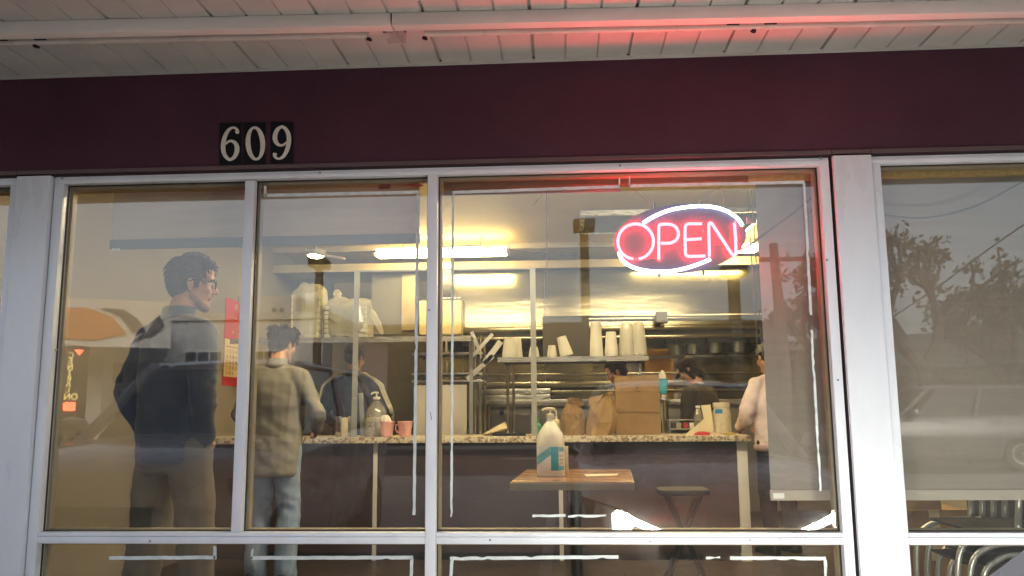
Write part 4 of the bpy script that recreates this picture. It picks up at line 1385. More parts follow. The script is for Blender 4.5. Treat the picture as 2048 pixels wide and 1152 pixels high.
# stacked prep trays
for i, (p, w_) in enumerate(((790, 1.0), (778, .9))):
    a, c = W(963, p, 4.6), W(1100, p, 4.6)
    MB().box(a.x, c.x, 4.6, 4.9, a.z - .05, a.z).obj('prep_tray', 'steel', label=['lower', 'upper'][i] + ' shallow steel prep tray behind the jug', cat='tray', group='prep trays behind the jug', bevel=.006)
pt = thing('prep_table', 'steel prep table with open legs behind the counter', 'table', (.2, 4.7, 0))
a, c = W(963, 800, 4.55), W(1340, 800, 4.55)
MB().box(a.x, c.x, 4.55, 5.0, a.z - .04, a.z).obj('table_top', 'steel', pt, bevel=.004)
for x in (a.x + .03, (a.x + c.x) / 2, c.x - .03):
    for y in (4.58, 4.97):
        MB().tube([(x, y, 0), (x, y, a.z - .04)], .018, 8).obj('leg', 'chrome', pt)
# menus / papers pinned over the rack
pm = thing('paper_menu', 'sheaf of folded paper menus tilted above the rack', 'paper', W(965, 720, 3.9))
for (p, sz, r_) in (((965, 690), (.03, .004, .26), .75), ((985, 705), (.05, .004, .24), .65), ((960, 735), (.04, .004, .30), .85), ((950, 680), (.03, .004, .16), -.4)):
    MB().obox(W(*p, 3.9), sz, (0, r_, 0)).obj('sheet', 'labelw', pm)
# dark panel put in for a dark block of reflection over the pass
a, c = W(1086, 713, 4.9), W(1178, 634, 4.9)
MB().box(a.x, c.x, 4.9, 4.95, a.z, c.z).obj('dark_reflection_panel', mat('dim_reflection', (.10, .09, .08), .6, vary=.08), label='dark panel standing in for a dark reflection behind the pass shelf', cat='board', bevel=.004)

# ------------------------------------------------------------------ things on the counter
def kraft_bag(label, x0, x1, ptop, y, dep, tall=False, m='kraft', fold=0.0, seed=1):
    a, c = W(x0, 872, y), W(x1, 872, y)
    z1 = W((x0 + x1) / 2, ptop, y).z
    cx, hw_ = (a.x + c.x) / 2, (c.x - a.x) / 2
    h = z1 - ZC - .001
    t = thing('paper_bag', label, 'paper bag', (cx, y + dep / 2, ZC + .001), 'brown paper bags on the counter')
    z0 = ZC + .001
    n = 9
    rings = []
    if tall:
        prof = [(0, 1, 1), (.25, 1.0, 1), (.5, 1, .97), (.75, .99, .9), (.99, 1.0, .8)]
    else:
        prof = [(0, 1, 1), (.12, 1.03, 1.0), (.34, 1.0, 1.0), (.55, 1.0, .9), (.68, .95, .55), (.80, .86, .22), (.88, .78, .08), (.94, .80, .06), (1, .74, .04)]
    for f, sx, sy in prof:
        ring = []
        base = [(-1, -1), (-.33, -1), (.33, -1), (1, -1), (1, 0), (1, 1), (.33, 1), (-.33, 1), (-1, 1), (-1, 0)]
        for (u, v) in base:
            uu = u * sx - (.10 * (1 - f) * 0 if abs(v) else 0)
            if v == 0:
                uu *= 1 - .25 * f
            j = (.05 if tall else .13) * (0 if tall and f > .9 else 1)
            ring.append(V((cx + hw_ * (uu + j * noise.noise(V((u * 3 + seed, v * 3, f * 4)))) + fold * hw_ * f, y + dep / 2 + dep / 2 * (v * sy + j * 1.5 * noise.noise(V((u * 2, v * 3 + seed, f * 5)))), z0 + h * f + (0.012 * noise.noise(V((u * 4, seed, f))) if f > .9 else 0))))
        rings.append(ring)
    b = MB().loft(rings, closed_ends=not tall)
    if tall:
        b.f.append(tuple(range(10))[::-1])
    o = b.obj('bag', m, t)
    return t, cx, hw_, h


def crumpled_bag(label, rows, y, m, seed, flap=None):
    """rows: (pixel row, left, right, half depth) from the counter up; facets with sharp creases."""
    r = random.Random(seed)
    n = 6
    rings = []
    for i, (py_, xl_, xr_, dh) in enumerate(rows):
        ring = []
        a_, c_ = W(xl_, py_, y), W(xr_, py_, y)
        if i == 0:
            a_.z = c_.z = ZC + .001
        for side in (-1, 1):
            for k in range(n):
                f = k / (n - 1) if side < 0 else 1 - k / (n - 1)
                p_ = a_.lerp(c_, f)
                mid = 0 if k in (0, n - 1) else 1
                jy = r.uniform(-.014, .014) * mid * (1 if 0 < i else 0)
                jz = r.uniform(-.010, .010) * (1 if 0 < i < len(rows) - 1 else 0)
                jx = r.uniform(-.007, .007) * mid
                edge = .55 if not mid else 1
                ring.append(V((p_.x + jx, y + .085 + side * dh * edge + jy, p_.z + jz)))
        rings.append(ring)
    t = thing('paper_bag', label, 'paper bag', V((rings[0][0].x + .05, y + .085, ZC + .001)), 'brown paper bags on the counter')
    b = MB().loft(rings)
    tri = []
    for q in b.f:
        if len(q) == 4:
            tri += [(q[0], q[1], q[2]), (q[0], q[2], q[3])] if r.random() < .5 else [(q[0], q[1], q[3]), (q[1], q[2], q[3])]
        else:
            tri.append(q)
    b.f = tri
    b.obj('bag', m, t)
    if flap:
        MB().extr([W(px_, py_, y + dy) for px_, py_, dy in flap], (0, .003, .001)).obj('flap', m, t)
    return t


crumpled_bag('small crumpled brown paper bag next to the sanitizer jug', [(871, 1122, 1169, .08), (856, 1121, 1170, .085), (840, 1121, 1169, .082), (827, 1123, 1167, .07), (817, 1127, 1162, .045), (807, 1134, 1159, .014), (800, 1135, 1166, .022), (795, 1139, 1148, .004)], 3.36, 'kraft', 3,
             [(1137, 800, .05), (1150, 797, .03), (1168, 806, .04), (1160, 815, .05)])
crumpled_bag('middle brown paper bag with a pinched open top', [(871, 1173, 1228, .09), (858, 1172, 1232, .092), (843, 1173, 1235, .09), (828, 1176, 1236, .08), (815, 1181, 1235, .055), (803, 1195, 1232, .025), (793, 1210, 1228, .012), (787, 1214, 1230, .02), (783, 1218, 1226, .006)], 3.36, 'kraft2', 8,
             [(1177, 812, .06), (1178, 796, .07), (1207, 789, .07), (1198, 804, .05)])
t, cx, hw_, h = kraft_bag('tall square brown paper bag with a small stamped emblem', 1233, 1322, 750, 3.40, .17, True, seed=5)
yb = 3.40
MB().box(cx - hw_ * 1.0, cx + hw_ * 1.0, yb - .0075, yb - .0045, ZC + .001 + h * .383, ZC + .001 + h * .389).obj('fold_line', 'kraft', t)
for k, (dx, dz, w_, hh) in enumerate(((0, .78, .010, .010), (.006, .795, .014, .004), (-.004, .765, .006, .006), (0, .735, .05, .004), (.012, .728, .03, .003), (-.018, .729, .012, .003), (.018, .722, .006, .008))):
    MB().obox((cx + dx, yb - .0088, ZC + h * dz), (w_, .001, hh), (0, .1 * k, 0)).obj('stamp_mark', 'ink', t)

# left group
def lathe_thing(name, label, cat, px, pyb, ptop, pw, y, prof, m, group=None, part='body', n=22):
    a = W(px, pyb, y)
    sc = (W(px + 1, pyb, y) - a).length
    h = (pyb - ptop) * sc
    r = pw * sc / 2
    t = thing(name, label, cat, (a.x, y, ZC + .001), group)
    MB().lathe([(max(.0005, r * p), h * q) for p, q in prof], (a.x, y, ZC + .001), n).obj(part, m, t, smooth=True, angle=30)
    return t, V((a.x, y, ZC + .001)), r, h


t, c, r, h = lathe_thing('table_cup', 'plain pink plastic cup nearer the speckled cup', 'cup', 774, 872, 842, 29, 3.34, [(.70, 0), (.74, .02), (.97, .90), (1, .92), (1, 1), (.93, 1), (.7, .1), (0, .08)], 'pink', 'pink cups on the counter')
MB().lathe([(r * .995, h * .90), (r * 1.03, h * .915), (r * 1.03, h * .955), (r * .995, h * .97)], c, 22).obj('rolled_rim', 'pink', t, smooth=True)
t, c, r, h = lathe_thing('table_cup', 'pink plastic cup with a scribbled mark by the window line', 'cup', 810, 872, 842, 30, 3.34, [(.70, 0), (.74, .02), (.97, .90), (1, .92), (1, 1), (.93, 1), (.7, .1), (0, .08)], 'pink', 'pink cups on the counter')
MB().tube(bez([c + V((-r * .85, -.0, h * .8)), c + V((-r * 1.25, 0, h * .7)), c + V((-r * 1.2, 0, h * .35)), c + V((-r * .8, 0, h * .25))], 5), .004, 6).obj('handle', 'pink', t)
MB().tube(bez([c + V((-.014, -r * .90, h * .7)), c + V((.0, -r * .95, h * .75)), c + V((-.008, -r * .88, h * .5)), c + V((.012, -r * .86, h * .45)), c + V((-.01, -r * .82, h * .3)), c + V((.008, -r * .80, h * .22))], 4), .0016, 5).obj('scribble', mat('magenta_ink', (.3, .03, .1), .5), t)
t, c, r, h = lathe_thing('utensil_cup', 'black and white speckled cup of utensils on the counter', 'cup', 740, 872, 843, 28, 3.36, [(.74, 0), (.78, .02), (1, .98), (1, 1), (.93, 1), (.7, .1), (0, .08)], 'terrazzo')
for k in range(5):
    a_ = k * 1.3
    MB().tube([c + V((cos(a_) * r * .4, sin(a_) * r * .4, h * .3)), c + V((cos(a_) * r * .8, sin(a_) * r * .8, h * 1.25))], .003, 5).obj('utensil', 'steeld', t)
t, c, r, h = lathe_thing('pump_bottle', 'clear pump bottle of sanitizer behind the pink cups', 'bottle', 752, 872, 800, 40, 3.50, [(.9, 0), (1, .02), (1, .62), (.85, .76), (.4, .92), (.28, .95), (.28, 1)], 'bottlefilm')
MB().lathe([(r * .88, .004), (r * .93, .01), (r * .93, h * .5), (.001, h * .5)], c, 18).obj('gel', 'jug', t, smooth=True)
MB().lathe([(r * .36, 0), (r * .36, .018), (.006, .022), (.006, .05)], c + V((0, 0, h)), 14).obj('cap', 'pump', t)
MB().tube(bez([c + V((.015, 0, h + .052)), c + V((-.01, 0, h + .055)), c + V((-.036, 0, h + .05)), c + V((-.044, 0, h + .038))], 4), .007, 8).obj('pump_head', 'pump', t, smooth=True)
p = W(768, 828, 3.42)
nk = MB()
rings = []
for z, s_ in ((0, .3), (.03, .8), (.06, 1), (.09, .85), (.11, .5)):
    rings.append([V((p.x + .05 * s_ * cos(k * .7) * (1 + .5 * noise.noise(V((k, z * 30, 2)))), 3.46 + .035 * s_ * sin(k * .7), ZC + .058 + z)) for k in range(9)])
rings.insert(0, [V((p.x + .03 * cos(k * .7), 3.46 + .025 * sin(k * .7), ZC + .001)) for k in range(9)])
nk.loft(rings).obj('crumpled_napkin', 'cup', label='crumpled cream napkins bunched above the pink cups', cat='napkin')
nd = thing('napkin_dispenser', 'chrome napkin dispenser beside the grey frame post', 'dispenser', W(684, 872, 3.36))
a, c = W(670, 872, 3.36), W(699, 832, 3.36)
MB().box(a.x, a.x + .045, 3.36, 3.50, ZC + .001, c.z).obj('side_shell', 'chrome', nd, bevel=.008)
MB().box(a.x + .047, c.x - .012, 3.365, 3.495, ZC + .003, c.z - .012).obj('napkins', 'paper', nd, bevel=.003)
MB().box(c.x - .011, c.x, 3.36, 3.50, ZC + .001, c.z).obj('side_shell', 'chrome', nd, bevel=.004)
es = W(722, 785, 3.55)
MB().obox((es.x + .01, 3.55, ZC + .175), (.035, .02, .35), (0, -.07, 0)).obj('menu_stand', 'angle', label='narrow grey stand leaning behind the speckled cup', cat='stand', bevel=.003)
# black tablet and white cone of paper
MB().obox((W(1018, 868, 3.35).x, 3.38, ZC + .011), (.26, .12, .02), (0, 0, .06)).obj('card_reader', 'black', label='flat black card reader lying on the counter', cat='card reader', bevel=.005)
a, b_, c_ = W(962, 870, 3.3), W(1010, 843, 3.3), W(1015, 856, 3.3)
MB().add([a, b_, c_, V((c_.x - .05, 3.42, ZC + .002)), V((a.x + .02, 3.40, ZC + .002)), V((b_.x, 3.40, b_.z - .01))], [(0, 2, 1), (0, 3, 2), (0, 4, 3), (0, 1, 5), (0, 5, 4), (1, 2, 5), (2, 3, 5), (3, 4, 5)]).obj('folded_card', 'paper', label='folded cream card tent on the counter by the card reader', cat='card')
t, c, r, h = lathe_thing('soap_bottle', 'small green bottle beside the grey frame post', 'bottle', 1077, 872, 838, 12, 3.42, [(.9, 0), (1, .03), (1, .55), (.5, .7), (.4, .72), (.4, .9), (.3, 1)], 'green')
# between jug and bags
t, c, r, h = lathe_thing('pump_bottle', 'cream pump bottle half hidden behind the large jug', 'bottle', 1113, 872, 835, 22, 3.50, [(.9, 0), (1, .03), (1, .6), (.6, .8), (.3, .85), (.3, 1)], 'paper')
MB().tube(bez([c + V((0, 0, h)), c + V((0, 0, h + .04)), c + V((-.02, 0, h + .05)), c + V((-.045, 0, h + .045))], 4), .005, 6).obj('pump_head', 'pump', t)
# right group
t, c, r, h = lathe_thing('water_bottle', 'clear plastic water bottle behind the paper sign', 'bottle', 1398, 872, 815, 20, 3.46, [(.9, 0), (1, .03), (.94, .2), (1, .3), (.94, .45), (1, .55), (.8, .74), (.42, .88), (.4, .93)], 'bottlefilm')
MB().lathe([(r * .46, 0), (r * .46, .016), (.001, .017)], c + V((0, 0, h * .93)), 12).obj('cap', 'labelw', t)
t, c, r, h = lathe_thing('plastic_jar', 'wide plastic jar with white lid and blue label on the counter', 'jar', 1445, 872, 808, 37, 3.40, [(.93, 0), (1, .03), (1, .6), (.97, .7), (.85, .80), (.84, .83)], 'jarfilm')
MB().lathe([(r * .90, 0), (r * .92, .004), (r * .92, h * .14), (r * .86, h * .16), (.001, h * .165)], c + V((0, 0, h * .835)), 24).obj('lid', 'pump', t, smooth=True)
MB().obox(c + V((-r * .45, -r * .88, h * .72)), (r * .8, .004, h * .13), (0, 0, -.45)).obj('label', 'blue', t)
sg2 = thing('paper_sign', 'folded cream paper sign leaning in front of the jar', 'sign', W(1405, 872, 3.33))
pz = lambda x, y, yy: W(x, y, yy)
MB().extr([pz(1402, 811, 3.36), pz(1421, 809, 3.36), pz(1428, 862, 3.33), pz(1412, 858, 3.33)], (0, .003, 0)).obj('panel', 'paper', sg2)
MB().extr([pz(1412, 835, 3.34), pz(1428, 862, 3.33), pz(1400, 869, 3.32), pz(1368, 871, 3.31)], (0, .003, 0)).obj('panel', 'paper', sg2)
MB().extr([pz(1413, 859, 3.30), pz(1440, 868, 3.28), pz(1438, 872, 3.28), pz(1428, 871, 3.29)], (0, .003, 0)).obj('panel', 'paper', sg2)
rp_ = thing('sweet_wrapper', 'red crumpled sweet wrapper by the paper sign', 'wrapper', W(1402, 871, 3.28))
MB().loft([[V((W(1402, 871, 3.28).x + .07 * s_ * cos(k * .785) * (1 + .3 * sin(k * 3.)), 3.25 + .03 * s_ * sin(k * .785), ZC + .001 + z)) for k in range(8)] for z, s_ in ((0, 1), (.014, .9), (.026, .4))]).obj('wrapper', 'red', rp_)
ys = W(1458, 868, 3.3)
MB().obox((ys.x, 3.27, ZC + .008), (.08, .04, .014), (0, 0, .2)).obj('sauce_packet', mat('yellow_packet', (.6, .42, .05), .4), label='yellow sauce packet at the foot of the jar', cat='packet', bevel=.003)
# towel roll hung by the tall bag, steel cashier post
hp = thing('towel_post', 'slim steel post with a blue cloth behind the tall paper bag', 'post', W(1328, 872, 3.75))
x = W(1328, 800, 3.75).x
MB().tube([(x, 3.75, ZC), (x, 3.75, W(1328, 800, 3.75).z)], .012, 8).obj('post', 'chrome', hp)
z = W(1328, 800, 3.75).z
MB().obox((x, 3.75, z + .02), (.05, .05, .04)).obj('clamp', 'steel', hp, bevel=.004)
MB().loft([rring(x - .005, 3.75, z + q, .042 * s_, .03 * s_) for q, s_ in ((.045, .5), (.07, .8), (.13, .95), (.17, 1), (.175, .8))]).obj('cloth', 'cyan', hp, smooth=True)
MB().loft([rring(x - .008, 3.75, z + q, .03 * s_, .025 * s_) for q, s_ in ((.176, 1), (.2, 1), (.23, .7), (.245, .2))]).obj('nozzle', 'cup', hp, smooth=True)
# steel shelf unit seen between bag and paper sign
lr = thing('condiment_rack', 'low steel condiment rack behind the paper sign', 'rack', W(1365, 872, 3.78))
a, c = W(1338, 860, 3.7), W(1420, 845, 3.7)
MB().box(a.x, c.x, 3.7, 3.82, a.z, a.z + .012).obj('shelf', 'steel', lr)
MB().box(a.x, c.x, 3.7, 3.82, a.z + .075, a.z + .085).obj('shelf', 'steel', lr)
for x in (a.x, c.x - .015):
    MB().box(x, x + .015, 3.70, 3.82, ZC, a.z + .0749).obj('side', 'steeld', lr)
for k, px_ in enumerate((1347, 1358, 1372, 1384, 1396)):
    MB().box(W(px_, 855, 3.72).x - .02, W(px_, 855, 3.72).x + .02, 3.72, 3.78, a.z + .0125, a.z + .058).obj('tub', ['dark', 'steel', 'red', 'cup', 'dark'][k], lr, bevel=.004)
# ================================================================== people
def solid(mb, voxel, smooth_n=3, fold=None):
    """Union of overlapping closed shells as one continuous skin; returns (verts, faces)."""
    me = bpy.data.meshes.new('shell')
    me.from_pydata([tuple(v) for v in mb.v], [], mb.f)
    bm = bmesh.new()
    bm.from_mesh(me)
    bmesh.ops.recalc_face_normals(bm, faces=bm.faces)
    bm.to_mesh(me)
    bm.free()
    o = bpy.data.objects.new('shell', me)
    COL.objects.link(o)
    r = o.modifiers.new('r', 'REMESH')
    r.mode = 'VOXEL'
    r.voxel_size = voxel
    if smooth_n:
        s = o.modifiers.new('s', 'SMOOTH')
        s.factor = 0.5
        s.iterations = smooth_n
    dg = bpy.context.evaluated_depsgraph_get()
    dg.update()
    ev = o.evaluated_get(dg)
    m2 = ev.to_mesh()
    vs = [v.co.copy() for v in m2.vertices]
    if fold:
        ns = [v.normal.copy() for v in m2.vertices]
        vs = [p + n * fold(p) for p, n in zip(vs, ns)]
    fs = [tuple(p.vertices) for p in m2.polygons]
    ev.to_mesh_clear()
    bpy.data.objects.remove(o)
    bpy.data.meshes.remove(me)
    return vs, fs


def part_mesh(name, vs, fs, m, parent):
    me = bpy.data.meshes.new(name)
    me.from_pydata([tuple(v) for v in vs], [], fs)
    me.polygons.foreach_set('use_smooth', [True] * len(me.polygons))
    me.materials.append(M[m])
    o = bpy.data.objects.new(name, me)
    COL.objects.link(o)
    o.parent = parent
    ORG[o.name] = V((0, 0, 0))
    return o


def oval(c, rx, ry, rot, n=18, e=2.3):
    out = []
    for k in range(n):
        t = 2 * pi * k / n
        a, b = cos(t), sin(t)
        out.append(c + rot @ V((rx * abs(a) ** (2 / e) * (1 if a > 0 else -1), ry * abs(b) ** (2 / e) * (1 if b > 0 else -1), 0)))
    return out


def hand(b, wr, el, palm_n, side, S, curl=0.6):
    """Palm, four unequal bent fingers and a thumb at the side of the palm."""
    d = (wr - el).normalized()
    n = (palm_n - d * palm_n.dot(d)).normalized()
    a = d.cross(n) * side
    pe = wr + d * .085 * S
    for k in (-1.5, -.5, .5, 1.5):
        b.cap(wr + a * k * .010 * S + d * .012 * S, pe + a * k * .019 * S, .017 * S, .0135 * S, 8)
    for k, L in ((-1.5, .068), (-.5, .083), (.5, .088), (1.5, .076)):
        p = pe + a * k * .020 * S
        dd = d.copy()
        for j, f in enumerate((.45, .32, .23)):
            ang = curl * (.5 + .5 * j)
            dd = (dd * cos(ang) + n * sin(ang)).normalized()
            q = p + dd * L * f * S
            b.cap(p, q, (.0098 - .0009 * j) * S, (.0090 - .0009 * j) * S, 8)
            p = q
    t0 = wr + d * .025 * S + a * .024 * S
    t1 = t0 + (d * .5 + a * .7 + n * .4).normalized() * .045 * S
    t2 = t1 + (d * .8 + a * .1 + n * .5).normalized() * .035 * S
    b.cap(t0, t1, .014 * S, .011 * S, 8)
    b.cap(t1, t2, .0105 * S, .009 * S, 8)


def human(label, loc, rz, H=1.75, wide=1.0, J=None, lean=0.0, headrot=(0, 0, 0), top='olive', bottom='denim', hair=('hairb', 'short'), skin='skin',
          long_top=.80, loose=1.0, hem=None, collar=True, glasses=False, beard=False, stripes=False, cap=None, stand=0.0, pony=False, seed=0, shoes='shoe'):
    S = H / 1.75
    p = thing('person', label, 'person', loc, None)
    p.rotation_euler = (0, 0, rz)
    ORG[p.name] = V((0, 0, 0))
    Lm = Matrix.Rotation(-lean, 3, 'X')
    pel = V((0, 0, .95))
    L = lambda v: pel + Lm @ (V(v) - pel)
    j = dict(neckb=L((0, -.02, 1.475)), head=L((0, .015, 1.635)))
    for s, k in ((1, 'R'), (-1, 'L')):
        j['sh' + k] = L((.172 * wide * s, -.015, 1.388))
        j['el' + k] = L((.235 * wide * s, -.035, 1.13))
        j['wr' + k] = L((.225 * wide * s, .07, .90))
        j['hip' + k] = V((.092 * s, 0, .92))
        j['kn' + k] = V((.105 * s, .02, .50))
        j['an' + k] = V((.11 * s, -.015, .085))
    for k, v in (J or {}).items():
        j[k] = V(v)
    j = {k: v * S for k, v in j.items()}
    pelS = pel * S
    LS = lambda v: pelS + Lm @ (V(v) * S - pelS)
    # ---- head frame
    HR = Euler(headrot, 'XYZ').to_matrix()
    hc = j['head']
    hp = lambda v: hc + HR @ (V(v) * S)
    b = MB()
    # torso (under the clothes)
    tors = [(.84, .13, .085), (.92, .155, .105), (1.02, .140, .095), (1.14, .14, .098), (1.26, .158, .108), (1.36, .160, .10), (1.43, .115, .075), (1.475, .06, .055)]
    b.loft([oval(LS((0, -.005, z)), rx * wide * S, ry * S, Lm) for z, rx, ry in tors])
    b.cap(j['neckb'], hp((0, -.012, -.06)), .060 * S, .054 * S, 14)
    # head
    b.ell(hp((0, -.014, .036)), (.074 * S, .094 * S, .084 * S), 18, 12, HR)
    b.ell(hp((0, .030, -.035)), (.057 * S, .060 * S, .078 * S), 16, 10, HR)
    b.cap(hp((-.016, .068, -.098)), hp((.016, .068, -.098)), .020 * S, .020 * S, 10)
    for s in (1, -1):
        b.cap(hp((.054 * s, -.005, -.052)), hp((.026 * s, .062, -.096)), .018 * S, .017 * S, 10)
        b.ell(hp((.040 * s, .062, -.022)), (.024 * S, .024 * S, .022 * S), 10, 7, HR)
        b.ell(hp((.076 * s, -.008, -.008)), (.008 * S, .018 * S, .030 * S), 10, 7, HR)
        b.cap(hp((.079 * s, -.016, .014)), hp((.077 * s, -.004, -.030)), .006 * S, .006 * S, 8)
        b.cap(hp((.012 * s, .098, -.030)), hp((.008 * s, .090, -.028)), .009 * S, .009 * S, 8)
    b.cap(hp((-.034, .078, .022)), hp((.034, .078, .022)), .014 * S, .014 * S, 10)
    b.ell(hp((0, .062, .055)), (.055 * S, .032 * S, .045 * S), 12, 8, HR)
    b.cap(hp((0, .088, .010)), hp((0, .112, -.026)), .0085 * S, .0115 * S, 10)
    b.cap(hp((-.017, .084, -.058)), hp((.017, .084, -.058)), .010 * S, .010 * S, 8)
    b.cap(hp((-.014, .082, -.071)), hp((.014, .082, -.071)), .0095 * S, .0095 * S, 8)
    # arms and legs
    for k, s in (('R', 1), ('L', -1)):
        b.cap(j['sh' + k], j['el' + k], .050 * S, .040 * S)
        b.cap(j['el' + k], j['wr' + k], .041 * S, .027 * S)
        pn = V((-s, .3, 0)) if 'pn' not in j else j['pn']
        hand(b, j['wr' + k], j['el' + k], pn, s, S, .55)
        b.cap(j['hip' + k], j['kn' + k], .078 * S, .053 * S)
        b.cap(j['kn' + k], j['an' + k], .052 * S, .036 * S)
        b.cap(j['an' + k] + V((0, 0, -.03)) * S, j['an' + k] + V((.015 * s, .12, -.055)) * S, .035 * S, .026 * S)
    vs, fs = solid(b, .0068, 3)
    part_mesh('body', vs, fs, skin, p)

    joints = [j['elR'], j['elL'], j['knR'], j['knL'], pelS]

    def folds(amp):
        def f(q):
            near = sum(math.exp(-((q - a).length / .11) ** 2) for a in joints)
            o = V((seed * 3.1, seed * 1.7, 0))
            w = noise.noise(V((q.x * 7, q.y * 7, q.z * 5)) + o) * .8 + noise.noise(V((q.x * 13 + q.z * 6, q.y * 13, q.z * 15)) + o) * (.45 + .7 * min(near, 1.2))
            w += .3 * noise.noise(V((q.x * 26, q.y * 26, q.z * 34)) + o) * min(near + .3, 1)
            return amp * w
        return f
    # ---- trousers
    b = MB()
    b.loft([oval(V((0, 0, z * S)), rx * wide * S, ry * S, Matrix.Identity(3)) for z, rx, ry in ((.80, .15, .105), (.88, .172, .122), (.96, .166, .12), (1.03, .158, .112))])
    for k, s in (('R', 1), ('L', -1)):
        b.cap(j['hip' + k], j['kn' + k], .098 * S, .073 * S * loose, 14)
        b.cap(j['kn' + k], j['an' + k] + V((0, 0, .02)) * S, .073 * S * loose, .064 * S * loose, 14)
        b.cap(j['an' + k] + V((0, .005, .03)) * S, j['an' + k] + V((0, .012, -.012)) * S, .064 * S * loose, .066 * S * loose, 14)
    vs, fs = solid(b, .011, 3, folds(.011))
    part_mesh('trousers', vs, fs, bottom, p)
    # ---- shoes
    for k, s in (('R', 1), ('L', -1)):
        a = j['an' + k]
        b = MB()
        f0 = V((a.x, a.y, 0))
        b.loft([[f0 + V((s * .004 + w * x_, y_, z_)) * S for x_, z_ in ((-1, .002), (1, .002), (1.05, .03), (.8, h_), (0, h_ + .012), (-.8, h_), (-1.05, .03))] for y_, w, h_ in ((-.07, .022, .07), (-.05, .036, .085), (.02, .04, .085), (.08, .044, .06), (.14, .043, .045), (.18, .03, .035), (.195, .012, .02))])
        b.v = [v for v in b.v]
        o = MB()
        o.v, o.f = b.v, b.f
        me_vs, me_fs = o.v, o.f
        part_mesh('shoe', me_vs, me_fs, shoes, p)
    # ---- top
    b = MB()
    z0 = long_top
    tt = [(z0, .165, .125), (z0 + .02, .176, .135), (.96, .178, .136), (1.06, .172, .130), (1.16, .175, .132), (1.27, .186, .138), (1.36, .185, .126), (1.425, .150, .10), (1.47, .085, .075)]
    b.loft([oval(LS((0, -.005, z)), rx * wide * S, ry * S, Lm) for z, rx, ry in tt if z == z0 or z > z0 + .01])
    for k in 'RL':
        sg_ = 1 if k == 'R' else -1
        b.cap(LS((.05 * sg_, -.012, 1.445)), j['sh' + k] + V((0, 0, .012)), .052 * S, .058 * S, 14)
        b.cap(j['sh' + k], j['el' + k], .068 * S * wide, .058 * S, 14)
        w1 = j['wr' + k] + (j['el' + k] - j['wr' + k]).normalized() * .015
        b.cap(j['el' + k], w1, .060 * S, .044 * S, 14)
    vs, fs = solid(b, .0105, 3, folds(.020 if top == 'pinkk' else .014))
    tp = part_mesh('jacket' if collar else 'sweater', vs, fs, top, p)
    if collar:
        b = MB()
        rings = []
        for z, r_, dy in ((1.455, .078, -.015), (1.49, .074, -.012), (1.52, .072, -.008), (1.528, .066, -.006), (1.50, .062, -.008)):
            rings.append(oval(LS((0, dy, z)), r_ * S, r_ * .95 * S, Lm, 20, 2))
        b.loft(rings)
        part_mesh('collar', b.v, b.f, top, p)
    else:
        b = MB()
        b.loft([oval(LS((0, -.015, z)), r_ * S, r_ * .95 * S, Lm, 20, 2) for z, r_ in ((1.455, .076), (1.475, .072), (1.487, .067), (1.475, .060))])
        part_mesh('neckband', b.v, b.f, 'stripew' if top == 'cook2' else top, p)
    if top == 'pinkk':
        b = MB()
        b.loft([oval(LS((0, -.005, z)), rx * wide * S, ry * S, Lm, 24) for z, rx, ry in ((z0 - .005, .17, .13), (z0 + .01, .192, .156), (z0 + .055, .196, .160), (z0 + .062, .17, .13))])
        part_mesh('ribbed_hem', b.v, b.f, 'pinkrib', p)
        for k in 'RL':
            d_w = (j['el' + k] - j['wr' + k]).normalized()
            b = MB().cap(j['wr' + k] + d_w * .01, j['wr' + k] + d_w * .05, .047 * S, .049 * S)
            part_mesh('cuff', b.v, b.f, 'pinkrib', p)
    # ---- hair
    if hair:
        b = MB()
        hm, st = hair
        b.ell(hp((0, -.020, .048)), (.083 * S, .098 * S, .088 * S), 18, 11, HR)
        b.ell(hp((0, -.050, .0)), (.070 * S, .062 * S, .075 * S), 14, 9, HR)
        b.ell(hp((0, .030, .098)), (.062 * S, .055 * S, .038 * S), 14, 8, HR)
        if st == 'quiff':
            b.ell(hp((.01, .066, .094)), (.056 * S, .034 * S, .030 * S), 12, 7, HR)
            b.ell(hp((0, .010, .118)), (.062 * S, .062 * S, .026 * S), 12, 7, HR)
        if st == 'fluffy':
            for q in range(22):
                a_ = q * 2.4
                b.ell(hp((.070 * cos(a_), -.02 + .08 * sin(a_), .080 + .018 * sin(q * 1.7))), (.037 * S,) * 3, 9, 6, HR)
        if st == 'long':
            b.ell(hp((0, -.055, -.05)), (.075 * S, .05 * S, .09 * S), 14, 9, HR)
            for s in (1, -1):
                b.cap(hp((.066 * s, .01, .03)), hp((.07 * s, -.005, -.09)), .026 * S, .022 * S, 10)
        for s in (1, -1):
            b.cap(hp((.070 * s, .018, .03)), hp((.070 * s, .020, -.012)), .014 * S, .008 * S, 8)

        def hf(q):
            return .0045 * noise.noise(q * 38 + V((seed, 0, 0))) + .0025 * noise.noise(V((q.x * 120, q.y * 120, q.z * 45)))
        vs, fs = solid(b, .0065, 2, hf)
        rl = random.Random(seed + 40)
        me_ = MB()
        me_.v, me_.f = list(vs), list(fs)
        up = HR @ V((0, 0, 1))
        neat = 1.0 if st == 'fluffy' else .5
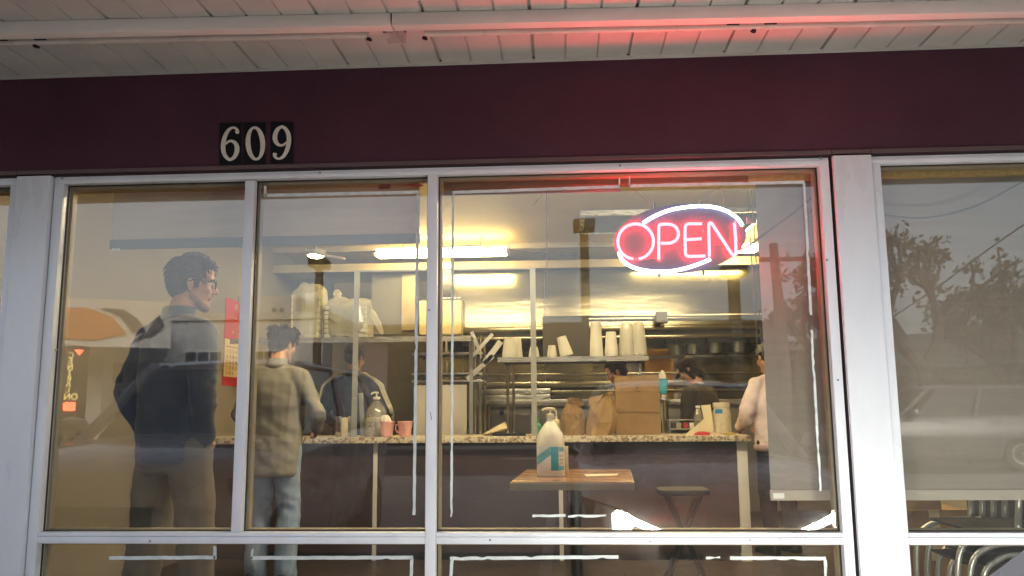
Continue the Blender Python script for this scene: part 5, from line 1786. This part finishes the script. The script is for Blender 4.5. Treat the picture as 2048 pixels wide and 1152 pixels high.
        for _ in range(520 if seed in (1, 2) else 260):
            q = vs[rl.randrange(len(vs))]
            n = (q - hp((0, -.02, .03))).normalized()
            if n.dot(up) < -.45:
                continue
            flow = (HR @ V((rl.uniform(-.5, .5) * neat, -.5 + rl.uniform(-.5, .6) * neat, -.55)))
            flow = (flow - n * flow.dot(n)).normalized()
            Lk = rl.uniform(.018, .034) * S
            p1 = q + flow * Lk * .5 + n * rl.uniform(.001, .007) * neat
            p2 = q + flow * Lk + n * rl.uniform(-.001, .010) * neat
            me_.tube([q - n * .003, p1, p2], [.0042 * S * (.4 + .6 * neat), .0032 * S * (.4 + .6 * neat), .0006], 4)
        part_mesh('hair', me_.v, me_.f, hm, p)
    if pony:
        b = MB()
        b.cap(hp((0, -.10, .02)), hp((0, -.15, -.06)), .03 * S, .024 * S)
        b.cap(hp((0, -.15, -.06)), hp((0, -.14, -.16)), .024 * S, .012 * S)
        vs, fs = solid(b, .007, 2)
        part_mesh('ponytail', vs, fs, hair[0], p)
    if beard:
        b = MB()
        for s in (1, -1):
            b.cap(hp((.058 * s, -.002, -.030)), hp((.055 * s, .004, -.058)), .017 * S, .018 * S, 10)
            b.cap(hp((.055 * s, .004, -.056)), hp((.026 * s, .064, -.100)), .0195 * S, .019 * S, 10)
            b.cap(hp((.028 * s, .080, -.066)), hp((.006 * s, .094, -.046)), .006 * S, .006 * S, 8)
        b.cap(hp((-.016, .070, -.100)), hp((.016, .070, -.100)), .0215 * S, .0215 * S, 10)
        b.cap(hp((-.012, .082, -.084)), hp((.012, .082, -.084)), .008 * S, .008 * S, 8)
        vs, fs = solid(b, .0055, 2)
        part_mesh('beard', vs, fs, 'beard', p)
    for s in (1, -1):
        b = MB().ell(hp((.030 * s, .0745, .004)), (.0125 * S, .0115 * S, .010 * S), 12, 8, HR)
        part_mesh('eye', b.v, b.f, 'labelw', p)
        b = MB().ell(hp((.030 * s, .0835, .004)), (.0055 * S, .004 * S, .0055 * S), 10, 6, HR)
        part_mesh('pupil', b.v, b.f, 'ink', p)
        b = MB().tube([hp((.016 * s, .094, .022)), hp((.032 * s, .093, .027)), hp((.048 * s, .080, .022))], [.004 * S, .0045 * S, .003 * S], 7)
        part_mesh('eyebrow', b.v, b.f, hair[0] if hair else 'hairk', p)
    if glasses:
        b = MB()
        for s in (1, -1):
            ring = [hp((.033 * s + .024 * cos(t), .103 - .0 * t, .004 + .018 * sin(t))) for t in [2 * pi * k / 16 for k in range(17)]]
            b.tube(ring, .0026 * S, 6)
            b.tube([hp((.057 * s, .102, .010)), hp((.074 * s, .085, .012)), hp((.082 * s, .0, .010)), hp((.080 * s, -.02, .0))], .0026 * S, 6)
        b.tube([hp((-.009, .103, .006)), hp((0, .106, .009)), hp((.009, .103, .006))], .0025 * S, 6)
        part_mesh('glasses', b.v, b.f, 'black', p)
    if cap:
        b = MB()
        rr = []
        for z, r_ in ((.035, .090), (.06, .094), (.09, .086), (.115, .062), (.130, .025), (.132, .004)):
            rr.append(oval(hp((0, -.016, z)), r_ * .92 * S, r_ * 1.09 * S, HR, 22, 2))
        b.loft(rr)
        if cap[1] == 'peak':
            b.extr([hp(v) for v in ((-.06, .07, .038), (.06, .07, .038), (.055, .125, .03), (.02, .15, .026), (-.02, .15, .026), (-.055, .125, .03))], HR @ V((0, 0, .005)))
        part_mesh('cap', b.v, b.f, cap[0], p)
    if stripes:
        for k, s in (('R', 1), ('L', -1)):
            sh, el, wr = j['sh' + k], j['el' + k], j['wr' + k]
            for q in (-1, 0, 1):
                pts = []
                nb = LS((.085 * s, -.03 + q * .020, 1.472))
                out = (Lm @ V((s * .75, -.45, .5))).normalized()
                pts.append(nb + V((0, 0, .026)))
                pts.append(LS((.13 * s * wide, -.045 + q * .020, 1.462)) + V((0, -.014, .024)))
                ax = (el - sh).normalized()
                bk = V((0, -1, 0))
                o2 = (V((s, -.55, .12)) - ax * V((s, -.55, .12)).dot(ax)).normalized()
                sd = ax.cross(o2)
                for f in (.08, .3, .55, .8, 1.0):
                    r_ = (.073 * wide + (.060 - .073 * wide) * f) * S + .015
                    pts.append(sh + (el - sh) * f + (o2 + sd * q * .22 * s).normalized() * r_)
                ax = (wr - el).normalized()
                o3 = (o2 - ax * o2.dot(ax)).normalized()
                sd = ax.cross(o3)
                for f in (.3, .6, .88):
                    r_ = (.060 + (.044 - .060) * f) * S + .015
                    pts.append(el + (wr - el) * f + (o3 + sd * q * .26 * s).normalized() * r_)
                b = MB().tube(bez(pts, 5), .0080, 7)
                part_mesh('stripe', b.v, b.f, 'stripew', p)
    return p


FLOOR = 0.0
# the tall man at the window, back three quarters to the street, looking along the counter
m1 = W(347, 900, .62)
human('tall man in dark navy jacket and glasses standing close behind the window', (m1.x, .62, 0), radians(-22), 1.86, 0.95,
      J=dict(elR=(.225, -.07, 1.15), wrR=(.165, .01, .94), elL=(-.225, -.07, 1.15), wrL=(-.165, .01, .94), knR=(.13, .03, .50), anR=(.15, .0, .085), knL=(-.13, .0, .50), anL=(-.16, -.03, .085), head=(.012, .045, 1.635)),
      headrot=(radians(-4), 0, radians(-42)), top='jnavy', bottom='khaki', hair=('hairm', 'quiff'), glasses=True, beard=True, long_top=.84, seed=1, loose=1.12)
m2 = W(546, 1000, 2.35)
human('young man in olive jacket and pale jeans seen from behind at the counter', (m2.x, 2.35, 0), radians(-8), 1.70, 1.05,
      J=dict(elR=(.30, .02, 1.16), wrR=(.20, .24, 1.04), elL=(-.27, .0, 1.14), wrL=(-.12, .24, 1.05), head=(.01, .05, 1.625)),
      headrot=(radians(-14), 0, radians(-16)), top='olive', bottom='denim', hair=('hairk', 'fluffy'), long_top=.72, seed=2, loose=1.15)
ph = W(656, 866, 2.62)
MB().obox((m2.x + .07, 2.35 + .33, 1.04), (.07, .012, .14), (radians(-50), 0, 0)).obj('phone', 'black', label='black phone held by the man in the olive jacket', cat='phone', bevel=.004)
m3 = W(703, 800, 3.95)
human('cook in black track top with white sleeve stripes, back turned', (m3.x, 4.02, 0), radians(-6), 1.70, 1.08,
      J=dict(elR=(.30, .02, 1.15), wrR=(.22, .22, 1.02), elL=(-.30, .02, 1.15), wrL=(-.22, .22, 1.02)),
      headrot=(radians(-16), 0, radians(-14)), top='track', bottom='blackcloth', hair=('hairk', 'short'), stripes=True, pony=False, seed=3, skin='skin2')
m4 = W(1240, 790, 4.05)
human('cook in slate shirt bending down behind the tall paper bag', (m4.x + .14, 4.10, 0), radians(80), 1.57, 1.0, lean=radians(14),
      headrot=(radians(-28), 0, radians(8)), top='cook1', bottom='blackcloth', hair=('hairb', 'short'), collar=True, seed=4, skin='skin2',
      J=dict(elR=(.25, .16, 1.08), wrR=(.16, .34, 1.0), elL=(-.25, .16, 1.08), wrL=(-.16, .34, 1.0)))
m5 = W(1412, 800, 4.1)
human('cook in charcoal sweater and dark cap with head bowed', (m5.x + .06, 4.15, 0), radians(55), 1.60, 1.22, lean=radians(18),
      headrot=(radians(-40), 0, radians(10)), top='cook2', bottom='blackcloth', hair=('hairb', 'long'), collar=False, seed=5, cap=('hairb', 'peak'), skin='skin2',
      J=dict(elR=(.27, .15, 1.08), wrR=(.18, .34, .98), elL=(-.27, .15, 1.08), wrL=(-.18, .34, .98)))
m6 = W(1532, 900, 3.55)
human('person in pale pink sweater and black trousers at the counter end', (m6.x + .10, 3.62, 0), radians(28), 1.64, 1.05, lean=radians(4),
      headrot=(radians(-18), 0, radians(-10)), top='pinkk', bottom='blackcloth', hair=('hairk', 'short'), collar=False, seed=6, cap=('capgrey', 'none'), skin='skin2',
      J=dict(elL=(-.27, .06, 1.12), wrL=(-.16, .26, 1.04), elR=(.27, .06, 1.12), wrR=(.16, .26, 1.04)), long_top=.84)
# ================================================================== the street, seen in the glass
# white shop building across the lot
BD = 15.0


def mx(px, D=BD):
    return Wm(px, 800, D).x


def mz(py, px=400, D=BD):
    return Wm(px, py, D).z


wb = thing('shop_building', 'low white building with metal windows across the car park', 'building', (-8, -BD - 3, -.12))
x0, x1 = mx(60) - 6, mx(640)
zr = mz(641)
MB().box(x0, x1, -BD - 7, -BD - .0, -.12, zr).obj('wall', 'bwhite', wb)
MB().box(x0 - .15, x1 + .15, -BD - 7.1, -BD + .12, zr + .001, zr + .16).obj('roof_edge', 'concrete', wb)
for (p0, p1) in ((158, 246), (360, 442), (502, 562), (625, 672)):
    a0, a1 = mx(p0), mx(p1)
    if a1 > x1:
        continue
    z0, z1 = mz(769), mz(700)
    w = MB().box(a0, a1, -BD + .001, -BD + .05, z0, z1).obj('window', 'canopyw', wb)
    n = 3
    for k in range(n):
        wd = (a1 - a0 - .08) / n
        MB().box(a0 + .04 + k * wd + .02, a0 + .04 + (k + 1) * wd - .02, -BD + .052, -BD + .062, z0 + .05, z1 - .05).obj('glass_pane', 'winglass', w)
    MB().box(a0 - .1, a1 + .1, -BD + .001, -BD + .14, z0 - .12, z0 - .005).obj('sill', 'concrete', w)
MB().box(x0, x1, -BD + .001, -BD + .06, mz(826), mz(820)).obj('base_band', 'bdark', wb)
a0, a1 = mx(246), mx(342)
MB().box(a0, a1, -BD + .002, -BD + .3, -.1, mz(783)).obj('blue_panel', 'bblue', wb)
MB().box(mx(275), mx(326), -BD + .302, -BD + .32, mz(812), mz(796)).obj('panel_notice', 'canopyw', wb)
MB().box(mx(298), mx(323), -BD + .002, -BD + .07, mz(778), mz(772)).obj('wall_vent', 'bdark', wb)
for p in (366, 602):
    c = Wm(p, 812, BD - .12)
    MB().obox(c, (.16, .14, .22)).obj('lamp_box', 'bdark', wb)
    MB().obox(c + V((0, 0, .16)), (.13, .10, .06)).obj('lamp', 'walllamp', wb)

# second pale block further right and a dark one in the middle of the view
b2 = thing('shop_building', 'pale upper block rising behind the white shop', 'building', (-5, -24, -.12))
MB().box(mx(505, 22), mx(585, 22), -26, -22, -.12, mz(592, 540, 22)).obj('wall', 'bwhite', b2)
for p in (537, 552):
    MB().box(mx(p, 22), mx(p + 8, 22), -21.999, -21.95, mz(634, 540, 22), mz(616, 540, 22)).obj('window', 'winglass', b2)
b3 = thing('dark_building', 'long low dark roofed building in the middle distance', 'building', (4, -30, -.12))
MB().box(mx(640, 27), mx(1560, 27), -33, -27, -.12, mz(650, 1100, 27)).obj('wall', 'bdark', b3)
MB().hexa([(mx(630, 27), -34, mz(651, 1100, 27)), (mx(1570, 27), -34, mz(651, 1100, 27)), (mx(1570, 27), -26.6, mz(651, 1100, 27)), (mx(630, 27), -26.6, mz(651, 1100, 27)),
           (mx(660, 27), -31, mz(630, 1100, 27)), (mx(1540, 27), -31, mz(630, 1100, 27)), (mx(1540, 27), -29.5, mz(630, 1100, 27)), (mx(660, 27), -29.5, mz(630, 1100, 27))]).obj('roof', 'bdark', b3)
for i in range(7):
    p = 700 + i * 115
    w = MB().box(mx(p, 27), mx(p + 60, 27), -26.999, -26.95, 1.0, 2.4).obj('window', 'winglass', b3)

# petrol station canopy with an orange band
cn = thing('station_canopy', 'petrol station canopy with an orange band over the forecourt', 'canopy', (-9, -12, -.12))
cA, cB = Wm(341, 603, 11.0), Wm(100, 548, 9.6)
zt1, zb1 = cA.z, Wm(341, 696, 11.0).z
ca, cb_ = V((cA.x, -11.0, 0)), V((cB.x - 3, -8.7, 0))
dirc = (cb_ - ca).normalized()
nrm = V((dirc.y, -dirc.x, 0))
if nrm.y > 0:
    nrm = -nrm
q = [ca, cb_, cb_ + nrm * 5, ca + nrm * 5]
MB().hexa([V((p.x, p.y, zb1)) for p in q] + [V((p.x, p.y, zt1)) for p in q]).obj('fascia', 'canopyw', cn)


def on_can(u, v, off=.02):
    p = ca + dirc * u - nrm * off
    return V((p.x, p.y, zb1 + (zt1 - zb1) * v))


band = [(.72, .28), (.95, .62), (1.35, .80), (2.0, .78), (4.6, .62), (4.6, .30), (2.0, .16), (1.2, .13)]
MB().extr([on_can(*p) for p in band], -nrm * .02).obj('orange_band', 'orange', cn)
MB().extr([on_can(u, v, .05) for u, v in ((.62, .30), (.85, .66), (1.15, .80), (.80, .80), (.55, .60), (.42, .34))], -nrm * .02).obj('navy_swoosh', 'navy', cn)
MB().extr([on_can(u, v, .05) for u, v in ((.22, .72), (.12, .50), (.28, .28), (.62, .14), (.40, .34), (.30, .55))], -nrm * .02).obj('grey_swoosh', 'cord', cn)
for u in (1.2, 4.2):
    p = ca + dirc * u + nrm * 2.5
    MB().box(p.x - .18, p.x + .18, p.y - .18, p.y + .18, -.12, zb1).obj('column', 'canopyw', cn)

# pylon sign with lit letters
py = thing('pylon_sign', 'dark pylon sign with lit yellow letters and a red lamp', 'sign', Wm(133, 830, 8.0))
PD = 8.0
c0, c1 = Wm(118, 850, PD), Wm(148, 690, PD)
MB().box(c0.x - .12, c1.x + .03, -PD - .25, -PD - .02, -.12, c1.z).obj('cabinet', 'bdark', py)
for i, ch in enumerate('CENTRAL'):
    c = Wm(134 - i * 1.1, 710 + i * 11.6, PD)
    text_mesh(ch, .115, (c.x, -PD - .012, c.z), (radians(90), 0, radians(180)), .004).obj('letter', 'yellowletter', py)
c = Wm(133, 794, PD)
text_mesh('ON', .13, (c.x, -PD - .012, c.z), (radians(90), 0, radians(180)), .004).obj('letter', 'yellowletter', py)
c = Wm(131, 813, PD)
MB().obox(c + V((0, 0, 0)), (.17, .05, .12)).obj('red_lamp', 'redlamp', py, bevel=.03)
c = Wm(151, 703, PD)
MB().prism([(c.x - .06, c.z + .03), (c.x, c.z - .04), (c.x + .06, c.z + .03)], -PD - .02, -PD + .01).obj('red_arrow', 'redlamp', py)


# lot lamps
def lamp_post(label, px, ptop, D, w=.13):
    t = Wm(px, ptop, D)
    s = thing('lamp_post', label, 'lamp post', (t.x, -D, -.12), 'square headed lamp posts in the car park')
    MB().lathe([(.2, 0), (.2, .5), (.001, .5)], (t.x, -D, -.12), 16).obj('plinth', 'concrete', s)
    MB().box(t.x - w / 2, t.x + w / 2, -D - w / 2, -D + w / 2, .38, t.z - .14).obj('pole', 'poleb', s)
    MB().box(t.x - w * 1.25, t.x + w * 1.25, -D - .2, -D + .2, t.z - .139, t.z).obj('lamp_head', 'poleb', s, bevel=.02)
    return s


lamp_post('bronze lamp post mirrored left of the guard frame', 636, 516, 9.0, .10)
lamp_post('bronze lamp post mirrored beside the ceiling vent', 1168, 440, 9.0)
lamp_post('bronze lamp post mirrored under the neon sign', 1468, 532, 9.0, .15)
up = thing('utility_pole', 'timber utility pole mirrored on the beige shade', 'utility pole', Wm(1555, 800, 20))
t = Wm(1548, 486, 20)
MB().tube([V((t.x + .25, -20, -.12)), V((t.x + .1, -20, 3)), V((t.x, -20, t.z))], [.19, .16, .12], 10).obj('pole', 'polewood', up, smooth=True)
MB().box(t.x - 1.0, t.x + 1.0, -20.12, -20.02, t.z - .5, t.z - .38).obj('crossarm', 'polewood', up)
for k in (-.9, -.4, .4, .9):
    MB().lathe([(.03, 0), (.05, .05), (.04, .12), (.01, .14)], (t.x + k, -20.07, t.z - .38), 8).obj('insulator', 'rim', up)
for i, (pa, pb, pc) in enumerate((((1880, 572), (1960, 512), (2120, 400)), ((1400, 470), (1700, 560), (2300, 300)))):
    if i == 0:
        MB().tube(bez([Wm(1790, 632, 17), Wm(*pa, 17), Wm(*pb, 17), Wm(*pc, 17)], 6), .022, 6).obj('overhead_wire', 'wire', label='black overhead wire crossing the mirrored trees', cat='wire')


# ---- trees
def tree(label, x, y, h, spread, seed, leaves=1700, lsize=.13, bare=False):
    r = random.Random(seed)
    t = thing('tree', label, 'tree', (x, y, -.12), 'trees beyond the car park')
    tr = MB()
    tips = []

    def grow(p, d, L, rad, lev):
        q = p + d * L
        m_ = p + d * L * .5 + V((r.uniform(-1, 1), r.uniform(-1, 1), 0)) * L * .06
        tr.tube([p, m_, q], [rad, rad * .85, rad * .68], 7 if lev < 2 else 5)
        if lev >= 2:
            tips.append((q, L))
            tips.append((m_, L))
        if lev < 4:
            for k in range(3 if lev else 4):
                a_ = r.uniform(0, 2 * pi)
                s_ = r.uniform(.45, .85)
                nd = (d * cos(s_) + (V((cos(a_), sin(a_), .12))) * sin(s_) * spread).normalized()
                grow(q, nd, L * r.uniform(.62, .8), rad * .62, lev + 1)
    grow(V((x, y, -.12)), V((r.uniform(-.05, .05), 0, 1)), h * .30, h * .038, 0)
    tr.obj('trunk', 'bark', t, smooth=True)
    lf = MB()
    for i in range(leaves):
        p, L = r.choice(tips)
        c = p + V((r.gauss(0, 1), r.gauss(0, 1), r.gauss(0, .8))) * L * .24
        n = V((r.uniform(-1, 1), r.uniform(-1, 1), r.uniform(-.6, 1))).normalized()
        a = n.orthogonal().normalized()
        a.rotate(Matrix.Rotation(r.uniform(0, 6.28), 3, n))
        b_ = n.cross(a)
        s_ = lsize * r.uniform(.5, 1.2)
        lf.add([c - a * s_, c + b_ * s_ * .5, c + a * s_, c - b_ * s_ * .5], [(0, 1, 2, 3)])
    lf.obj('crown', 'leaf', t)
    return t


for i, (px, D, h, sp, lab) in enumerate(((1850, 19, 7.3, 1.0, 'broad thin leaved tree mirrored in the middle of the beige shade'), (2030, 21, 5.8, 1.0, 'rounded tree mirrored at the outer edge of the beige shade'),
                                         (1630, 22, 5.6, 1.0, 'leafy tree mirrored behind the utility pole'),
                                         (1500, 24, 4.4, 1.0, 'low bushy tree mirrored at the edge of the dark building'))):
    p = Wm(px, 800, D)
    tree(lab, p.x, -D, h, sp, 20 + i)
for i, (px, D, h) in enumerate(((2012, 26, 4.6), (2110, 28, 5.6))):
    p = Wm(px, 800, D)
    t = thing('conifer', ['slim dark conifer mirrored against the blue hill', 'second taller conifer beyond the slim one'][i], 'tree', (p.x, -D, -.12), 'conifers by the hill')
    MB().tube([(p.x, -D, -.12), (p.x, -D, h)], [.14, .03], 8).obj('trunk', 'bark', t)
    lf = MB()
    r = random.Random(i)
    for k in range(900):
        f = r.random() ** .7
        z = .5 + (h - .4) * f
        rad = (1 - f) * 1.1 * r.random() ** .5
        a_ = r.uniform(0, 2 * pi)
        c = V((p.x + rad * cos(a_), -D + rad * sin(a_), z - rad * .25))
        d = V((cos(a_), sin(a_), -.35)).normalized()
        s_ = V((-sin(a_), cos(a_), 0))
        lf.add([c - d * .12, c + s_ * .09, c + d * .22, c - s_ * .09], [(0, 1, 2, 3)])
    lf.obj('crown', 'conifer', t)
hg = MB()
hgr = random.Random(4)
xa_, xb_ = mx(1480, 26), mx(2400, 26)
for k in range(9000):
    x = hgr.uniform(xa_, xb_)
    z = hgr.uniform(-.1, 2.4 + .5 * noise.noise(V((x * .5, 0, 0))))
    c = V((x, -25.5 + hgr.uniform(-.5, .5), z))
    n = V((hgr.uniform(-1, 1), hgr.uniform(.2, 1), hgr.uniform(-.3, 1))).normalized()
    a = n.orthogonal().normalized()
    b_ = n.cross(a)
    hg.add([c - a * .22, c + b_ * .14, c + a * .22, c - b_ * .14], [(0, 1, 2, 3)])
hg.obj('hedge', 'conifer', label='long dark hedge along the far side of the road', cat='hedge', kind='stuff')
hl = MB()
nx_, ny_ = 60, 6
vs = []
for jy in range(ny_ + 1):
    for ix in range(nx_ + 1):
        x = -260 + 520 * ix / nx_
        y = -150 - 120 * jy / ny_
        z = -.5 + (24 + 16 * noise.noise(V((x * .012, y * .01, 3)))) * sin(pi * .5 * min(1, jy / ny_ * 1.6)) * (.35 + .65 / (1 + math.exp(-(x - 30) / 25)))
        vs.append((x, y, z))
fs = [(jy * (nx_ + 1) + ix, jy * (nx_ + 1) + ix + 1, (jy + 1) * (nx_ + 1) + ix + 1, (jy + 1) * (nx_ + 1) + ix) for jy in range(ny_) for ix in range(nx_)]
hl.add(vs, fs)
hl.obj('hills', 'hill', kind='structure', smooth=True)


# ---- parked cars
def car(label, loc, rz, paint, kind='sedan', lit=False, grp='cars in the car park', narrow=1.0):
    p = thing('parked_car', label, 'car', loc, grp)
    o0 = V(loc)
    tall = .22 if kind == 'suv' else (.45 if kind == 'van' else 0)
    st = [(-2.20, .70, .45, .78), (-2.12, .83, .32, .95), (-1.6, .885, .24, 1.0), (-.5, .90, .22, .97), (.5, .90, .22, .955), (.95, .895, .22, .945), (1.4, .885, .23, .90), (1.85, .85, .25, .82), (2.08, .77, .28, .73), (2.17, .62, .34, .64)]
    rings = []
    for y, hw_, zb, zt in st:
        zt += tall * .55
        half = [(0, zb), (hw_ * .85, zb), (hw_ * .97, zb + .10), (hw_, (zb + zt) / 2), (hw_ * .985, zt - .12), (hw_ * .93, zt - .03), (hw_ * .6, zt + .012), (hw_ * .3, zt + .025), (0, zt + .03)]
        ring = [V((x, y, z)) for x, z in half] + [V((-x, y, z)) for x, z in half[-2:0:-1]]
        rings.append([o0 + v for v in ring])
    b = MB().loft(rings)
    b.obj('body', paint, p, smooth=True, angle=50)
    zb = .985 + tall * .55
    zr = 1.44 + tall
    rear = -1.62 if kind == 'sedan' else -2.0
    rtop = -.95 if kind == 'sedan' else -1.8
    bot = [(-.80, .97), (.80, .97), (.80, rear), (-.80, rear)]
    topp = [(-.60, .23), (.60, .23), (.60, rtop), (-.60, rtop)]
    B_ = [o0 + V((x, y, zb - .05 - (.06 if y > 0 else 0))) for x, y in bot]
    T_ = [o0 + V((x, y, zr - .03)) for x, y in topp]
    MB().extr([B_[0].lerp(B_[1], .06), B_[0].lerp(B_[1], .94), T_[0].lerp(T_[1], .95), T_[0].lerp(T_[1], .05)], (0, -.012, -.005)).obj('windscreen', 'carglass', p)
    MB().extr([B_[2].lerp(B_[3], .06), B_[2].lerp(B_[3], .94), T_[2].lerp(T_[3], .95), T_[2].lerp(T_[3], .05)], (0, .012, -.005)).obj('rear_window', 'carglass', p)
    for s, (i0, i1) in ((1, (1, 2)), (-1, (0, 3))):
        for f0, f1 in ((.10, .47), (.53, .90)):
            MB().extr([B_[i0].lerp(B_[i1], f0), B_[i0].lerp(B_[i1], f1), T_[i0].lerp(T_[i1], f1), T_[i0].lerp(T_[i1], f0)], (-s * .012, 0, 0)).obj('side_window', 'carglass', p)
        for f in (0.0, .5, 1.0):
            MB().tube([B_[i0].lerp(B_[i1], f), T_[i0].lerp(T_[i1], f)], [.05, .036], 8).obj('pillar', paint, p, smooth=True)
        MB().tube([T_[i0], T_[i1]], .03, 8).obj('roof_rail', paint, p, smooth=True)
    rr = []
    for y, w_, dz in ((.27, .56, -.03), (.15, .61, .0), (-.2, .63, .03), ((rtop + .2), .62, .025), (rtop + .02, .60, -.005), (rtop - .08, .55, -.03)):
        rr.append([o0 + V((x * w_, y, zr + dz + c_)) for x, c_ in ((-1, -.03), (-.7, 0), (0, .015), (.7, 0), (1, -.03), (.7, -.045), (-.7, -.045))])
    MB().loft(rr).obj('roof', paint, p, smooth=True)
    for sx in (1, -1):
        for y in (1.32, -1.32):
            c = o0 + V((sx * .80, y, .33))
            w = MB().lathe([(.30, -.11), (.33, -.09), (.335, .07), (.31, .105), (.22, .108)], c, 26, (sx, 0, 0)).obj('wheel', 'tyre', p, smooth=True)
            MB().lathe([(.215, .100), (.20, .112), (.06, .098), (.03, .108), (.001, .110)], c, 20, (sx, 0, 0)).obj('rim', 'rim', w, smooth=True)
        # mirrors
        mc = o0 + V((sx * .985, .72, 1.0 + tall * .55))
        mi = MB().loft([[mc + V((sx * x * .5, y, z)) for x, z in ((-.24 * s_, 0), (-.16 * s_, .075 * s_), (.05 * s_, .10 * s_), (.22 * s_, .075 * s_), (.26 * s_, 0), (.2 * s_, -.055 * s_), (-.1 * s_, -.06 * s_))] for y, s_ in ((.085, .35), (.06, .75), (.0, 1), (-.05, 1.0))]).obj('door_mirror', paint, p, smooth=True)
        MB().tube([mc + V((-sx * .06, .02, -.03)), mc + V((-sx * .16, .05, -.07))], .022, 8).obj('mirror_arm', 'seatdark', mi)
        for y in (.1, -.85):
            MB().obox(o0 + V((sx * .905, y, .84 + tall * .5)), (.02, .18, .025)).obj('door_handle', paint, p)
        # headlamps
        h = tall * .5
        hl_ = MB().extr([o0 + V((sx * .48, 2.155, .60 + h)), o0 + V((sx * .80, 1.985, .655 + h)), o0 + V((sx * .83, 1.90, .76 + h)), o0 + V((sx * .60, 2.10, .71 + h))], (0, .012, 0)).obj('headlamp', 'carglass' if lit else 'rim', p)
        if lit:
            c1 = [o0 + V((sx * .40, 2.19, .605)), o0 + V((sx * .52, 2.16, .645)), o0 + V((sx * .64, 2.12, .69))]
            MB().tube(c1, [.014, .018, .020], 8).obj('light_bar', 'drl', hl_)
            MB().tube([o0 + V((sx * .64, 2.12, .69)), o0 + V((sx * .645, 2.14, .60))], [.018, .012], 8).obj('light_bar', 'drl', hl_)
            ld = bpy.data.lights.new('headlamp_beam', 'SPOT')
            ld.energy = BEAM
            ld.spot_size = radians(105)
            ld.spot_blend = 1.0
            ld.shadow_soft_size = .05
            ld.color = (1.0, .96, .80)
            lo = bpy.data.objects.new('headlamp_beam', ld)
            COL.objects.link(lo)
            lo.parent = hl_
            # aimed ahead, a little down
            lo.location = V((sx * .60, 2.26, .66))
            lo.rotation_euler = (radians(90), 0, 0)
        MB().obox(o0 + V((sx * .66, -2.16, .80 + h)), (.3, .06, .14), (0, 0, sx * .25)).obj('tail_lamp', 'red', p)
    h = tall * .5
    MB().obox(o0 + V((0, 2.155, .53 + h)), (.80, .03, .14)).obj('grille', 'seatdark', p)
    MB().obox(o0 + V((0, 2.14, .36 + h)), (1.2, .03, .08)).obj('lower_grille', 'seatdark', p)
    MB().obox(o0 + V((0, 2.18, .42 + h)), (.31, .012, .15)).obj('number_plate', 'canopyw', p)
    p.rotation_euler = (0, 0, rz)
    p.scale = (narrow, 1, 1)
    return p


BEAM = 9.0
CX = 0.72
car('silver car with lit headlamps parked facing the shop window', (CX + .15, -3.42, -.12), 0, 'carsilver', 'sedan', True, narrow=.93)
car('tall white car parked facing the pane with the tall man', (-2.75, -3.6, -.12), 0, 'carwhite', 'suv', False)
p = Wm(1930, 800, 13)
car('dark grey car standing sideways on the road before the trees', (p.x, -14.5, -.12), radians(90), 'cargrey', 'suv', False)
